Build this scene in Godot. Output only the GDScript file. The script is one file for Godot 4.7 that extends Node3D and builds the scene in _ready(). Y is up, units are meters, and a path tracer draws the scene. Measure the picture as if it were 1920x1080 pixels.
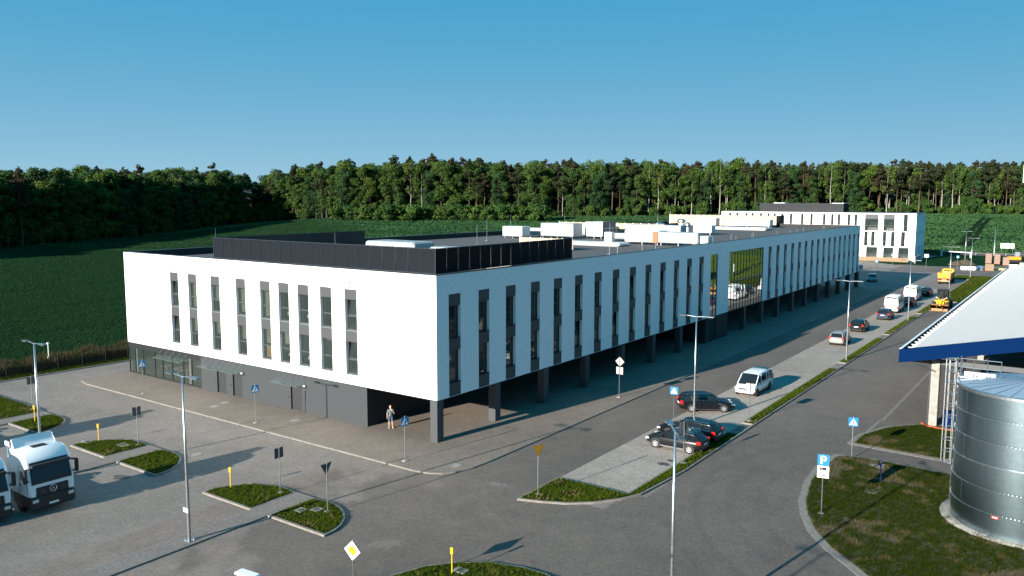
extends Node3D
# Office block on columns beside a paved yard, field and wood behind. World axes: x along the short front, -z along the long side; y up, metres.
var M := {}
var names := {}
var rng := RandomNumberGenerator.new()
var wide_noise := FastNoiseLite.new()
const CAM := Vector3(38.06, 18.0, 43.89)
const YAW := 0.62109
const SUN_AZ := 0.170
const SUN_EL := 0.283
const ARCS := [[34.9, -6.3, 12.6, 0.3], [34.9, -6.3, 14.3, 0.3], [35.4, -6.0, 16.6, 0.35], [35.4, -6.0, 18.2, 0.3]]
const TRAM := [[-68.7, 45, -82.7, -95], [-92.6, 45, -106.6, -95], [-119.9, 45, -133.9, -95]]

# ------------------------------------------------------------------ shape helpers
func S(smooth := false) -> SurfaceTool:
	var s := SurfaceTool.new()
	s.begin(Mesh.PRIMITIVE_TRIANGLES)
	s.set_smooth_group(0 if smooth else -1)
	return s
func tri(s: SurfaceTool, a: Vector3, b: Vector3, c: Vector3) -> void:
	s.add_vertex(a); s.add_vertex(c); s.add_vertex(b)
func quad(s: SurfaceTool, a: Vector3, b: Vector3, c: Vector3, d: Vector3) -> void:
	tri(s, a, b, c); tri(s, a, c, d)
func box(s: SurfaceTool, a: Vector3, b: Vector3, t := Transform3D()) -> void:
	var lo := Vector3(minf(a.x, b.x), minf(a.y, b.y), minf(a.z, b.z))
	var hi := Vector3(maxf(a.x, b.x), maxf(a.y, b.y), maxf(a.z, b.z))
	var p: Array[Vector3] = []
	for i in 8: p.append(t * Vector3(hi.x if i & 1 else lo.x, hi.y if i & 2 else lo.y, hi.z if i & 4 else lo.z))
	quad(s, p[4], p[5], p[7], p[6]); quad(s, p[1], p[0], p[2], p[3])
	quad(s, p[5], p[1], p[3], p[7]); quad(s, p[0], p[4], p[6], p[2])
	quad(s, p[6], p[7], p[3], p[2]); quad(s, p[0], p[1], p[5], p[4])
# box with all twelve edges chamfered by c
func cbox(s: SurfaceTool, a: Vector3, b: Vector3, c: float, t := Transform3D()) -> void:
	var m := (a + b) * 0.5
	var h := ((b - a) * 0.5).abs()
	c = minf(c, minf(h.x, minf(h.y, h.z)) * 0.95)
	var rings: Array = []
	for lv in [[-h.y, c], [-h.y + c, 0.0], [h.y - c, 0.0], [h.y, c]]:
		var x: float = h.x - lv[1]
		var z: float = h.z - lv[1]
		var r: Array[Vector3] = []
		for q in [[x, z - c], [x - c, z], [-x + c, z], [-x, z - c], [-x, -z + c], [-x + c, -z], [x - c, -z], [x, -z + c]]:
			r.append(t * (m + Vector3(q[0], lv[0], q[1])))
		rings.append(r)
	skin(s, rings, true)
	cap(s, rings[0], false); cap(s, rings[3], true)
func skin(s: SurfaceTool, rings: Array, closed := true) -> void:
	for i in rings.size() - 1:
		var n: int = rings[i].size()
		for j in (n if closed else n - 1):
			var k := (j + 1) % n
			quad(s, rings[i][j], rings[i + 1][j], rings[i + 1][k], rings[i][k])
func cap(s: SurfaceTool, r: Array, flip: bool) -> void:
	var c := Vector3.ZERO
	for p in r: c += p
	c /= r.size()
	for j in r.size():
		var k := (j + 1) % r.size()
		if flip: tri(s, c, r[k], r[j])
		else: tri(s, c, r[j], r[k])
func ring(c: Vector3, u: Vector3, v: Vector3, r: float, n: int) -> Array:
	var o := []
	for j in n: o.append(c + (u * cos(TAU * j / n) + v * sin(TAU * j / n)) * r)
	return o
func cyl(s: SurfaceTool, a: Vector3, b: Vector3, r0: float, r1 := -1.0, n := 10, caps := true) -> void:
	if r1 < 0: r1 = r0
	var d := (b - a).normalized()
	var u := d.cross(Vector3.RIGHT if absf(d.x) < 0.8 else Vector3.UP).normalized()
	var v := d.cross(u)
	var ra := ring(a, u, v, r0, n)
	var rb := ring(b, u, v, r1, n)
	skin(s, [rb, ra])
	if caps:
		cap(s, ra, true); cap(s, rb, false)
func tube(s: SurfaceTool, pts: Array, r: float, n := 6) -> void:
	for i in pts.size() - 1: cyl(s, pts[i], pts[i + 1], r, r, n)
# turned shape about an axis: prof = [[along, radius], ...]
func lathe(s: SurfaceTool, o: Vector3, ax: Vector3, prof: Array, n := 16) -> void:
	var u := ax.cross(Vector3.RIGHT if absf(ax.x) < 0.8 else Vector3.UP).normalized()
	var v := ax.cross(u)
	var rings := []
	for p in prof: rings.append(ring(o + ax * p[0], u, v, maxf(p[1], 0.0005), n))
	rings.reverse()
	skin(s, rings)
func prism(s: SurfaceTool, poly: PackedVector2Array, y0: float, y1: float) -> void:
	if Geometry2D.is_polygon_clockwise(poly): poly.reverse()
	var ix := Geometry2D.triangulate_polygon(poly)
	for i in range(0, ix.size(), 3):
		var a := poly[ix[i]]
		var b := poly[ix[i + 1]]
		var c := poly[ix[i + 2]]
		if (b - a).cross(c - a) < 0:
			var q := b
			b = c
			c = q
		tri(s, Vector3(a.x, y1, a.y), Vector3(c.x, y1, c.y), Vector3(b.x, y1, b.y))
	var n := poly.size()
	if y1 - y0 > 0.0005:
		for i in n:
			var a := poly[i]
			var b := poly[(i + 1) % n]
			quad(s, Vector3(a.x, y0, a.y), Vector3(a.x, y1, a.y), Vector3(b.x, y1, b.y), Vector3(b.x, y0, b.y))
func pv(a: Array) -> PackedVector2Array:
	var o := PackedVector2Array()
	for p in a: o.append(Vector2(p[0], p[1]))
	return o
# flat outline in the xy plane, extruded along z from z0 to z1
func plate(s: SurfaceTool, poly: PackedVector2Array, z0: float, z1: float, t := Transform3D()) -> void:
	if Geometry2D.is_polygon_clockwise(poly): poly.reverse()
	var ix := Geometry2D.triangulate_polygon(poly)
	for i in range(0, ix.size(), 3):
		var a := poly[ix[i]]
		var b := poly[ix[i + 1]]
		var c := poly[ix[i + 2]]
		if (b - a).cross(c - a) < 0:
			var q := b
			b = c
			c = q
		tri(s, t * Vector3(a.x, a.y, z1), t * Vector3(b.x, b.y, z1), t * Vector3(c.x, c.y, z1))
		tri(s, t * Vector3(a.x, a.y, z0), t * Vector3(c.x, c.y, z0), t * Vector3(b.x, b.y, z0))
	for i in poly.size():
		var a := poly[i]
		var b := poly[(i + 1) % poly.size()]
		quad(s, t * Vector3(a.x, a.y, z0), t * Vector3(b.x, b.y, z0), t * Vector3(b.x, b.y, z1), t * Vector3(a.x, a.y, z1))
func rrect(x0: float, y0: float, x1: float, y1: float, r: float) -> PackedVector2Array:
	var o := PackedVector2Array()
	for c in [[x1 - r, y1 - r, 0], [x0 + r, y1 - r, 1], [x0 + r, y0 + r, 2], [x1 - r, y0 + r, 3]]:
		for k in 4:
			var a: float = (c[2] + k / 3.0) * PI / 2
			o.append(Vector2(c[0] + r * cos(a), c[1] + r * sin(a)))
	return o

# ------------------------------------------------------------------ node helpers
func numbered(n: String) -> String:
	var k: int = names.get(n, -1) + 1
	names[n] = k
	return n if k == 0 else "%s_%03d" % [n, k]
func fin(s: SurfaceTool, m: Material) -> ArrayMesh:
	s.generate_normals()
	s.set_material(m)
	return s.commit()
func put(called: String, mesh: Mesh, parent: Node = self, at := Transform3D()) -> MeshInstance3D:
	var o := MeshInstance3D.new()
	o.mesh = mesh
	o.transform = at
	if parent == self:
		o.name = numbered(called)
		add_child(o)
	else:
		o.name = called
		parent.add_child(o, true)
	return o
func obj(called: String, s: SurfaceTool, m: Material, parent: Node = self) -> MeshInstance3D:
	return put(called, fin(s, m), parent)
func tag(o: Node, label: String, category: String, group := "") -> Node:
	o.set_meta("label", label)
	o.set_meta("category", category)
	if group: o.set_meta("group", group)
	return o
func struct(called: String, s: SurfaceTool, m: Material, label := "") -> MeshInstance3D:
	var o := obj(called, s, m)
	o.set_meta("kind", "structure")
	if label: o.set_meta("label", label)
	return o
func thing(called: String, label: String, category: String, at := Vector3.ZERO, turn := 0.0, group := "") -> Node3D:
	var o := Node3D.new()
	o.name = numbered(called)
	add_child(o)
	o.position = at
	o.rotation.y = turn
	tag(o, label, category, group)
	return o
func node(called: String, parent: Node, t := Transform3D()) -> Node3D:
	var o := Node3D.new()
	o.name = called
	parent.add_child(o, true)
	o.transform = t
	return o
func copy(o: Node3D, called: String, at: Vector3, turn: float, label := "", sc := Vector3.ONE) -> Node3D:
	var c: Node3D = o.duplicate()
	c.name = numbered(called)
	add_child(c)
	c.position = at
	c.rotation.y = turn
	c.scale = sc
	if label: c.set_meta("label", label)
	return c
func many(called: String, mesh: Mesh, xf: Array, label: String, cols := []) -> MultiMeshInstance3D:
	var mm := MultiMesh.new()
	mm.transform_format = MultiMesh.TRANSFORM_3D
	mm.use_colors = cols.size() > 0
	mm.mesh = mesh
	mm.instance_count = xf.size()
	for i in xf.size():
		mm.set_instance_transform(i, xf[i])
		if cols.size(): mm.set_instance_color(i, cols[i])
	var o := MultiMeshInstance3D.new()
	o.multimesh = mm
	o.name = numbered(called)
	add_child(o)
	o.set_meta("kind", "stuff")
	o.set_meta("label", label)
	o.set_meta("category", "vegetation")
	return o

# ------------------------------------------------------------------ materials
func mat(key: String, c: Color, rough := 0.7, metal := 0.0, vc := false) -> StandardMaterial3D:
	var m := StandardMaterial3D.new()
	m.albedo_color = c.linear_to_srgb()
	m.roughness = rough
	m.metallic = metal
	m.vertex_color_use_as_albedo = vc
	M[key] = m
	return m
func noise_tex(freq: float, lo: float, hi: float, oct := 4, size := 512, sd := 1) -> ImageTexture:
	var n := FastNoiseLite.new()
	n.seed = sd
	n.frequency = freq
	n.fractal_octaves = oct
	var im := n.get_seamless_image(size, size)
	im.convert(Image.FORMAT_L8)
	var d := im.get_data()
	for i in d.size(): d[i] = int(255.0 * lerpf(lo, hi, d[i] / 255.0))
	return ImageTexture.create_from_image(Image.create_from_data(size, size, false, Image.FORMAT_L8, d))
func tri_map(m: StandardMaterial3D, t: Texture2D, metres: float, bump: Texture2D = null, cm := 0.0) -> void:
	m.uv1_triplanar = true
	m.uv1_world_triplanar = true
	m.uv1_scale = Vector3.ONE / metres
	m.albedo_texture = t
	if bump:
		m.heightmap_enabled = true
		m.heightmap_texture = bump
		m.heightmap_scale = cm
func paver_tex(cols: int, rows: int, herring: bool, sd: int) -> ImageTexture:
	var size := 2048
	var im := Image.create(size, size, false, Image.FORMAT_RGB8)
	im.fill(Color(0.56, 0.55, 0.53))
	var r := RandomNumberGenerator.new()
	r.seed = sd
	var n := FastNoiseLite.new()
	n.seed = sd
	n.frequency = 0.004
	n.fractal_octaves = 5
	var big := n.get_seamless_image(256, 256)
	var n2 := FastNoiseLite.new()
	n2.seed = sd + 5
	n2.frequency = 0.03
	var mid := n2.get_seamless_image(256, 256)
	var w := size / float(cols)
	var h := size / float(rows)
	for j in rows:
		var off := w * 0.5 if j % 2 else 0.0
		if herring: off = w * (j % 4) * 0.25
		for i in cols + 1:
			var x := i * w - off
			var y := j * h
			var px := int(fposmod(x, size) / size * 256)
			var py := int(y / size * 256)
			var v := 0.84 + 0.10 * (big.get_pixel(px, py).r - 0.5) + 0.08 * (mid.get_pixel(px, py).r - 0.5) + r.randf_range(-0.055, 0.055)
			if r.randf() < 0.04: v -= 0.07
			im.fill_rect(Rect2i(int(x) + 1, int(y) + 1, int(w) - 1, int(h) - 1), Color(v, v * r.randf_range(0.985, 1.0), v * r.randf_range(0.965, 0.99)))
	return ImageTexture.create_from_image(im)
func materials() -> void:
	var grain := noise_tex(0.05, 0.86, 1.0, 4, 512, 3)
	var blot := noise_tex(0.012, 0.80, 1.0, 5, 512, 4)
	var fine := noise_tex(0.12, 0.6, 1.0, 3, 512, 5)
	var p1 := paver_tex(80, 160, false, 11)
	var p2 := paver_tex(160, 80, true, 12)
	for e in [["pave_yard", Color(0.305, 0.265, 0.24), p1], ["pave_walk", Color(0.285, 0.232, 0.195), p1], ["pave_road", Color(0.195, 0.160, 0.140), p2], ["pave_lane", Color(0.195, 0.162, 0.142), p1], ["pave_bay", Color(0.49, 0.42, 0.37), p2]]:
		var m := mat(e[0], Color(e[1].r / 0.6, e[1].g / 0.6, e[1].b / 0.6), 0.85, 0, true)
		tri_map(m, e[2], 16.0, fine, 0.3)
	tri_map(mat("kerb", Color(0.235, 0.215, 0.19), 0.85), blot, 2.5, fine, 0.2)
	tri_map(mat("concrete", Color(0.33, 0.31, 0.28), 0.85), blot, 3.0, fine, 0.2)
	tri_map(mat("soil", Color(0.085, 0.068, 0.038), 0.95), blot, 1.7, fine, 2.0)
	mat("meadow_green", Color(0.075, 0.125, 0.022), 0.95).metallic_specular = 0.1
	mat("rut", Color(0.016, 0.018, 0.009), 0.95).metallic_specular = 0.1
	tri_map(mat("turf", Color(0.035, 0.045, 0.012), 0.95), fine, 0.9, fine, 3.0)
	tri_map(mat("render_white", Color(0.84, 0.84, 0.83), 0.85), noise_tex(0.02, 0.955, 1.0, 4, 512, 8), 6.0, fine, 0.05)
	tri_map(mat("render_grey", Color(0.040, 0.047, 0.052), 0.85), grain, 2.0, fine, 0.1)
	tri_map(mat("panel_grey", Color(0.05, 0.056, 0.062), 0.6), grain, 3.0)
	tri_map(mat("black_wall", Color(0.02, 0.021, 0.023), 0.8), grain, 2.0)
	tri_map(mat("roofing", Color(0.085, 0.085, 0.088), 0.95), blot, 4.0, fine, 0.3)
	tri_map(mat("galv", Color(0.50, 0.535, 0.555), 0.34, 0.92), blot, 1.2)
	tri_map(mat("sheet_steel", Color(0.34, 0.45, 0.51), 0.30, 1.0), noise_tex(0.02, 0.92, 1.0, 4, 512, 41), 4.0)
	tri_map(mat("tank_roof", Color(0.33, 0.43, 0.52), 0.5, 0.25), grain, 3.0)
	tri_map(mat("roof_white", Color(0.44, 0.44, 0.435), 0.6), noise_tex(0.015, 0.93, 1.0, 4, 512, 9), 7.0)
	tri_map(mat("foil", Color(0.62, 0.64, 0.65), 0.4, 0.35), noise_tex(0.03, 0.75, 1.0, 4, 512, 21), 2.2, noise_tex(0.04, 0.0, 1.0, 3, 512, 22), 8.0)
	tri_map(mat("unit_white", Color(0.76, 0.76, 0.74), 0.5), grain, 2.0)
	tri_map(mat("beige", Color(0.45, 0.37, 0.27), 0.8), grain, 2.0)
	tri_map(mat("timber", Color(0.35, 0.14, 0.06), 0.7), grain, 1.0)
	tri_map(mat("gabion", Color(0.42, 0.28, 0.17), 0.95), fine, 0.8, fine, 4.0)
	tri_map(mat("brick_pink", Color(0.42, 0.27, 0.22), 0.9), fine, 1.0)
	tri_map(mat("sand", Color(0.38, 0.28, 0.18), 0.95), fine, 2.0, fine, 3.0)
	tri_map(mat("asphalt", Color(0.07, 0.07, 0.072), 0.9), grain, 3.0)
	mat("screen_black", Color(0.022, 0.023, 0.026), 0.45, 0.2)
	mat("screen_slat", Color(0.020, 0.029, 0.042), 0.5, 0.2)
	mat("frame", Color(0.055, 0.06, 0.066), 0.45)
	mat("frame_dark", Color(0.018, 0.02, 0.022), 0.4)
	mat("sill", Color(0.30, 0.32, 0.34), 0.4, 0.5)
	mat("blind", Color(0.40, 0.42, 0.33), 0.85).backlight = Color(0.2, 0.2, 0.17)
	mat("board", Color(0.62, 0.43, 0.14), 0.8)
	mat("inside", Color(0.075, 0.07, 0.06), 0.9)
	mat("inside_floor", Color(0.06, 0.045, 0.035), 0.6)
	mat("white_paint", Color(0.80, 0.80, 0.79), 0.35)
	mat("door_grey", Color(0.018, 0.020, 0.023), 0.6)
	mat("blue_fascia", Color(0.0008, 0.013, 0.058), 0.8).metallic_specular = 0.12
	mat("sign_blue", Color(0.010, 0.17, 0.42), 0.4)
	mat("sign_white", Color(0.82, 0.82, 0.80), 0.4)
	mat("sign_black", Color(0.012, 0.012, 0.012), 0.5)
	mat("sign_yellow", Color(0.62, 0.31, 0.006), 0.45)
	mat("sign_orange", Color(0.55, 0.22, 0.012), 0.45)
	mat("sign_back", Color(0.10, 0.105, 0.115), 0.5, 0.5)
	mat("sign_back_pale", Color(0.42, 0.38, 0.33), 0.6)
	mat("yellow_post", Color(0.78, 0.45, 0.01), 0.45)
	mat("red_plate", Color(0.55, 0.035, 0.02), 0.5)
	mat("tape", Color(0.42, 0.07, 0.02), 0.6)
	mat("rubber", Color(0.014, 0.014, 0.015), 0.85)
	mat("rim", Color(0.42, 0.43, 0.44), 0.35, 0.5)
	mat("rim_dark", Color(0.05, 0.05, 0.055), 0.5, 0.4)
	mat("chrome", Color(0.75, 0.76, 0.77), 0.15, 1.0)
	mat("car_glass", Color(0.010, 0.013, 0.015), 0.04)
	mat("plastic", Color(0.018, 0.018, 0.019), 0.6)
	mat("lamp_clear", Color(0.60, 0.63, 0.66), 0.1, 0.4)
	mat("lamp_red", Color(0.50, 0.012, 0.010), 0.15)
	mat("lamp_amber", Color(0.7, 0.25, 0.01), 0.2)
	mat("plate_white", Color(0.75, 0.75, 0.73), 0.5)
	mat("machine_yellow", Color(0.75, 0.42, 0.015), 0.4)
	mat("machine_orange", Color(0.72, 0.28, 0.02), 0.45)
	mat("bucket", Color(0.42, 0.24, 0.12), 0.6, 0.3)
	mat("hydrant", Color(0.004, 0.010, 0.045), 0.5)
	mat("tarp", Color(0.80, 0.80, 0.77), 0.6)
	mat("tarp_blue", Color(0.02, 0.07, 0.12), 0.5)
	mat("skin", Color(0.5, 0.5, 0.5), 0.6, 0, true).albedo_color = Color.WHITE
	mat("leaf", Color.WHITE, 0.7, 0, true).backlight = Color(0.20, 0.24, 0.10)
	M.leaf.metallic_specular = 0.2
	mat("bark", Color.WHITE, 0.9, 0, true)
	mat("blade", Color.WHITE, 0.8, 0, true).backlight = Color(0.22, 0.24, 0.08)
	M.blade.metallic_specular = 0.12
	tri_map(mat("land", Color.WHITE, 0.95, 0, true), noise_tex(0.10, 0.55, 1.0, 5, 1024, 31), 14.0, fine, 6.0)
	M.land.metallic_specular = 0.1
	M.turf.metallic_specular = 0.1
	for e in [["paint_black", Color(0.004, 0.005, 0.007)], ["paint_anthracite", Color(0.010, 0.010, 0.011)], ["paint_white", Color(0.80, 0.80, 0.80)], ["paint_silver", Color(0.26, 0.25, 0.235)], ["paint_blue", Color(0.022, 0.032, 0.06)], ["paint_grey", Color(0.22, 0.25, 0.28)]]:
		var m := mat(e[0], e[1], 0.28, 0.0)
		m.metallic_specular = 0.3
		m.clearcoat_enabled = true
		m.clearcoat = 0.6
		m.clearcoat_roughness = 0.04
	var g := mat("pane", Color(0.55, 0.62, 0.60), 0.02)
	g.transparency = BaseMaterial3D.TRANSPARENCY_ALPHA
	g.albedo_color = Color(0.22, 0.26, 0.25, 0.4)
	g = mat("pane_clear", Color(0.7, 0.75, 0.73), 0.02)
	g.transparency = BaseMaterial3D.TRANSPARENCY_ALPHA
	g.albedo_color = Color(0.45, 0.58, 0.54, 0.08)
	g.metallic_specular = 0.2
	mat("mirror_glass", Color(0.50, 0.55, 0.56), 0.015, 0.97)

# ------------------------------------------------------------------ land
func depth_of(x: float, z: float) -> Vector2:
	var dx := x - CAM.x
	var dz := z - CAM.z
	return Vector2(-dx * sin(YAW) - dz * cos(YAW), dx * cos(YAW) - dz * sin(YAW))
func land_y(x: float, z: float) -> float:
	# the field climbs to the wood, less so towards the west
	var d := depth_of(x, z)
	var hill_top := 3.6 + 5.4 * smoothstep(-150.0, -60.0, d.y)   # metres
	var h := hill_top * smoothstep(255.0, 430.0, d.x) + 5.0 * smoothstep(430.0, 640.0, d.x)
	h += wide_noise.get_noise_2d(x, z) * 0.7 * smoothstep(150.0, 300.0, d.x)
	return h - 0.06
func wood_edge() -> Array:
	# edge of the wood, west to east
	return [Vector2(-262, 150), Vector2(-226, 60), Vector2(-228, 0), Vector2(-272, -84), Vector2(-278, -124), Vector2(-328, -232), Vector2(-263, -233), Vector2(-195, -281), Vector2(-148, -327), Vector2(-86, -384), Vector2(-35, -433), Vector2(7, -463), Vector2(94, -525), Vector2(260, -620)]
func in_wood(p: Vector2) -> bool:
	var poly := PackedVector2Array(wood_edge())
	poly.append(Vector2(300, -1400)); poly.append(Vector2(-1500, -1400)); poly.append(Vector2(-1500, 200))
	return Geometry2D.is_point_in_polygon(p, poly)
func land() -> void:
	var s := S(true)
	var xs: Array[float] = []
	var zs: Array[float] = []
	var v := -1400.0
	while v < -420: xs.append(v); v += 60
	while v < 160: xs.append(v); v += 5
	while v < 1300: xs.append(v); v += 60
	v = -1700.0
	while v < -560: zs.append(v); v += 60
	while v < 130: zs.append(v); v += 5
	while v < 900: zs.append(v); v += 60
	var n := FastNoiseLite.new()
	n.seed = 4
	n.frequency = 0.012
	n.fractal_octaves = 5
	var cols := []
	for j in zs.size():
		for i in xs.size():
			var x := xs[i]
			var z := zs[j]
			var c := Color(0.014, 0.058, 0.022)
			var k := n.get_noise_2d(x, z)
			c = c.lerp(Color(0.022, 0.068, 0.022), clampf(k * 1.2 + 0.35, 0, 1))
			if in_wood(Vector2(x, z)): c = Color(0.05, 0.045, 0.025)
			elif x > 45 and z > -240: c = Color(0.075, 0.12, 0.032).lerp(Color(0.14, 0.12, 0.05), clampf(k * 2, 0, 1))
			cols.append(c)
	for j in zs.size() - 1:
		for i in xs.size() - 1:
			var id := [j * xs.size() + i, (j + 1) * xs.size() + i, (j + 1) * xs.size() + i + 1, j * xs.size() + i + 1]
			var p := [Vector3(xs[i], land_y(xs[i], zs[j]), zs[j]), Vector3(xs[i], land_y(xs[i], zs[j + 1]), zs[j + 1]), Vector3(xs[i + 1], land_y(xs[i + 1], zs[j + 1]), zs[j + 1]), Vector3(xs[i + 1], land_y(xs[i + 1], zs[j]), zs[j])]
			for q in [0, 2, 1, 0, 3, 2]:
				s.set_color(cols[id[q]])
				s.add_vertex(p[q])
	struct("ground", s, M.land, "green cereal field climbing gently to the wood")
# paving as a fine sheet, tinted by wear that follows noise
func sheet(called: String, m: Material, x0: float, x1: float, z0: float, z1: float, y: float, step: float, label: String, amp := 0.13, tracks := [], clean := 0.0) -> void:
	var s := S(true)
	var nx := int(ceil((x1 - x0) / step))
	var nz := int(ceil((z1 - z0) / step))
	var n := FastNoiseLite.new()
	n.seed = hash(called) % 1000
	n.frequency = 0.045
	n.fractal_octaves = 5
	var vv := PackedFloat32Array()
	for j in nz + 1:
		for i in nx + 1:
			var x := minf(x0 + i * step, x1)
			var z := minf(z0 + j * step, z1)
			var t := 1.0 + amp * n.get_noise_2d(x, z) * 1.6
			for a in tracks:   # rubber laid down where wheels turn: [centre x, z, radius, width]
				var d: float = absf(Vector2(x - a[0], z - a[1]).length() - a[2]) / a[3]
				if d < 1: t -= 0.15 * (1 - d) * (0.9 + 0.5 * n.get_noise_2d(x * 9, z * 9))
			if clean > 0.0:   # west of the junction the blocks are less blackened, in ragged patches
				var k := clampf(0.5 + n.get_noise_2d(x * 6 + 90, z * 6) * 2.2 + n.get_noise_2d(x + 50, z) * 2.0 - (x - 4.5) / 5.0, 0, 1)
				t *= lerpf(1.0, clean, k)
			vv.append(t)
	for j in nz:
		for i in nx:
			var q := [[i, j], [i, j + 1], [i + 1, j + 1], [i + 1, j]]
			for e in [0, 2, 1, 0, 3, 2]:
				var t: float = vv[q[e][1] * (nx + 1) + q[e][0]]
				s.set_color(Color(t, t, t) * 0.6)   # vertex colours stop at 1, so the paving colour is stored over 0.6
				s.add_vertex(Vector3(minf(x0 + q[e][0] * step, x1), y, minf(z0 + q[e][1] * step, z1)))
	struct(called, s, m, label)
func flat(called: String, m: Material, poly: Array, y0: float, y1: float, label: String) -> MeshInstance3D:
	var s := S()
	s.set_color(Color.WHITE)
	prism(s, pv(poly), y0, y1)
	return struct(called, s, m, label)
var grass_xf := []
var grass_col := []
func scatter(poly: PackedVector2Array, per: float, y: float, hmin: float, hmax: float, dry: float, tone := 1.0) -> void:
	var lo := poly[0]
	var hi := poly[0]
	for p in poly:
		lo = lo.min(p)
		hi = hi.max(p)
	var n := int((hi.x - lo.x) * (hi.y - lo.y) * per)
	for k in n:
		var p := Vector2(rng.randf_range(lo.x, hi.x), rng.randf_range(lo.y, hi.y))
		if not Geometry2D.is_point_in_polygon(p, poly): continue
		var w := wide_noise.get_noise_2d(p.x * 40, p.y * 40)
		var w2 := wide_noise.get_noise_2d(p.x * 11 + 300, p.y * 11)
		var bare := clampf((w + w2 * 0.8 - 0.34 + dry) * 3.0, 0, 1)
		if rng.randf() < bare * 0.75: continue
		var h := rng.randf_range(hmin, hmax) * (1.0 + 0.4 * w)
		grass_xf.append(Transform3D(Basis(Vector3.UP, rng.randf() * TAU).scaled(Vector3(1, h / 0.1, 1)), Vector3(p.x, y, p.y)))
		var c := (Color(0.045, 0.078, 0.004).lerp(Color(0.062, 0.088, 0.003), rng.randf()) * tone).lerp(Color(0.24, 0.18, 0.065) * tone, clampf(bare * 0.85 + (0.25 if rng.randf() < 0.12 else 0.0), 0, 1))
		grass_col.append(c * rng.randf_range(0.75, 1.2))
func tuft(n: int, r: float, h: float, w: float) -> ArrayMesh:
	var s := S()
	var q := RandomNumberGenerator.new()
	q.seed = 77
	s.set_color(Color.WHITE)
	for k in n:
		var a := q.randf() * TAU
		var o := Vector3(cos(a), 0, sin(a)) * q.randf() * r
		var d := Vector3(cos(a + q.randf_range(-1, 1)), 0, sin(a + q.randf_range(-1, 1)))
		var sd := Vector3(-d.z, 0, d.x) * w
		var hh := h * q.randf_range(0.6, 1.1)
		var m := o + d * r * 0.5 + Vector3.UP * hh * 0.65
		tri(s, o - sd, o + sd, m + sd * 0.6)
		tri(s, o - sd, m + sd * 0.6, m - sd * 0.6)
		tri(s, m - sd * 0.6, m + sd * 0.6, o + d * r * 1.3 + Vector3.UP * hh)
	return fin(s, M.blade)
# raised bed: kerb stone round it, soil and turf inside
func bed(called: String, poly: Array, label: String, dense := 70.0, dry := 0.0, kerb := 0.15, top := 0.12) -> void:
	var p := pv(poly)
	var s := S()
	prism(s, p, -0.02, top)
	struct("kerb", s, M.kerb, "pale kerb round " + label)
	var inner := Geometry2D.offset_polygon(p, -kerb)
	for q in inner:
		var g := S()
		prism(g, q, top - 0.02, top + 0.02)
		struct(called, g, M.turf, label)
		scatter(q, dense, top + 0.015, 0.06, 0.13, dry)

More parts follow.
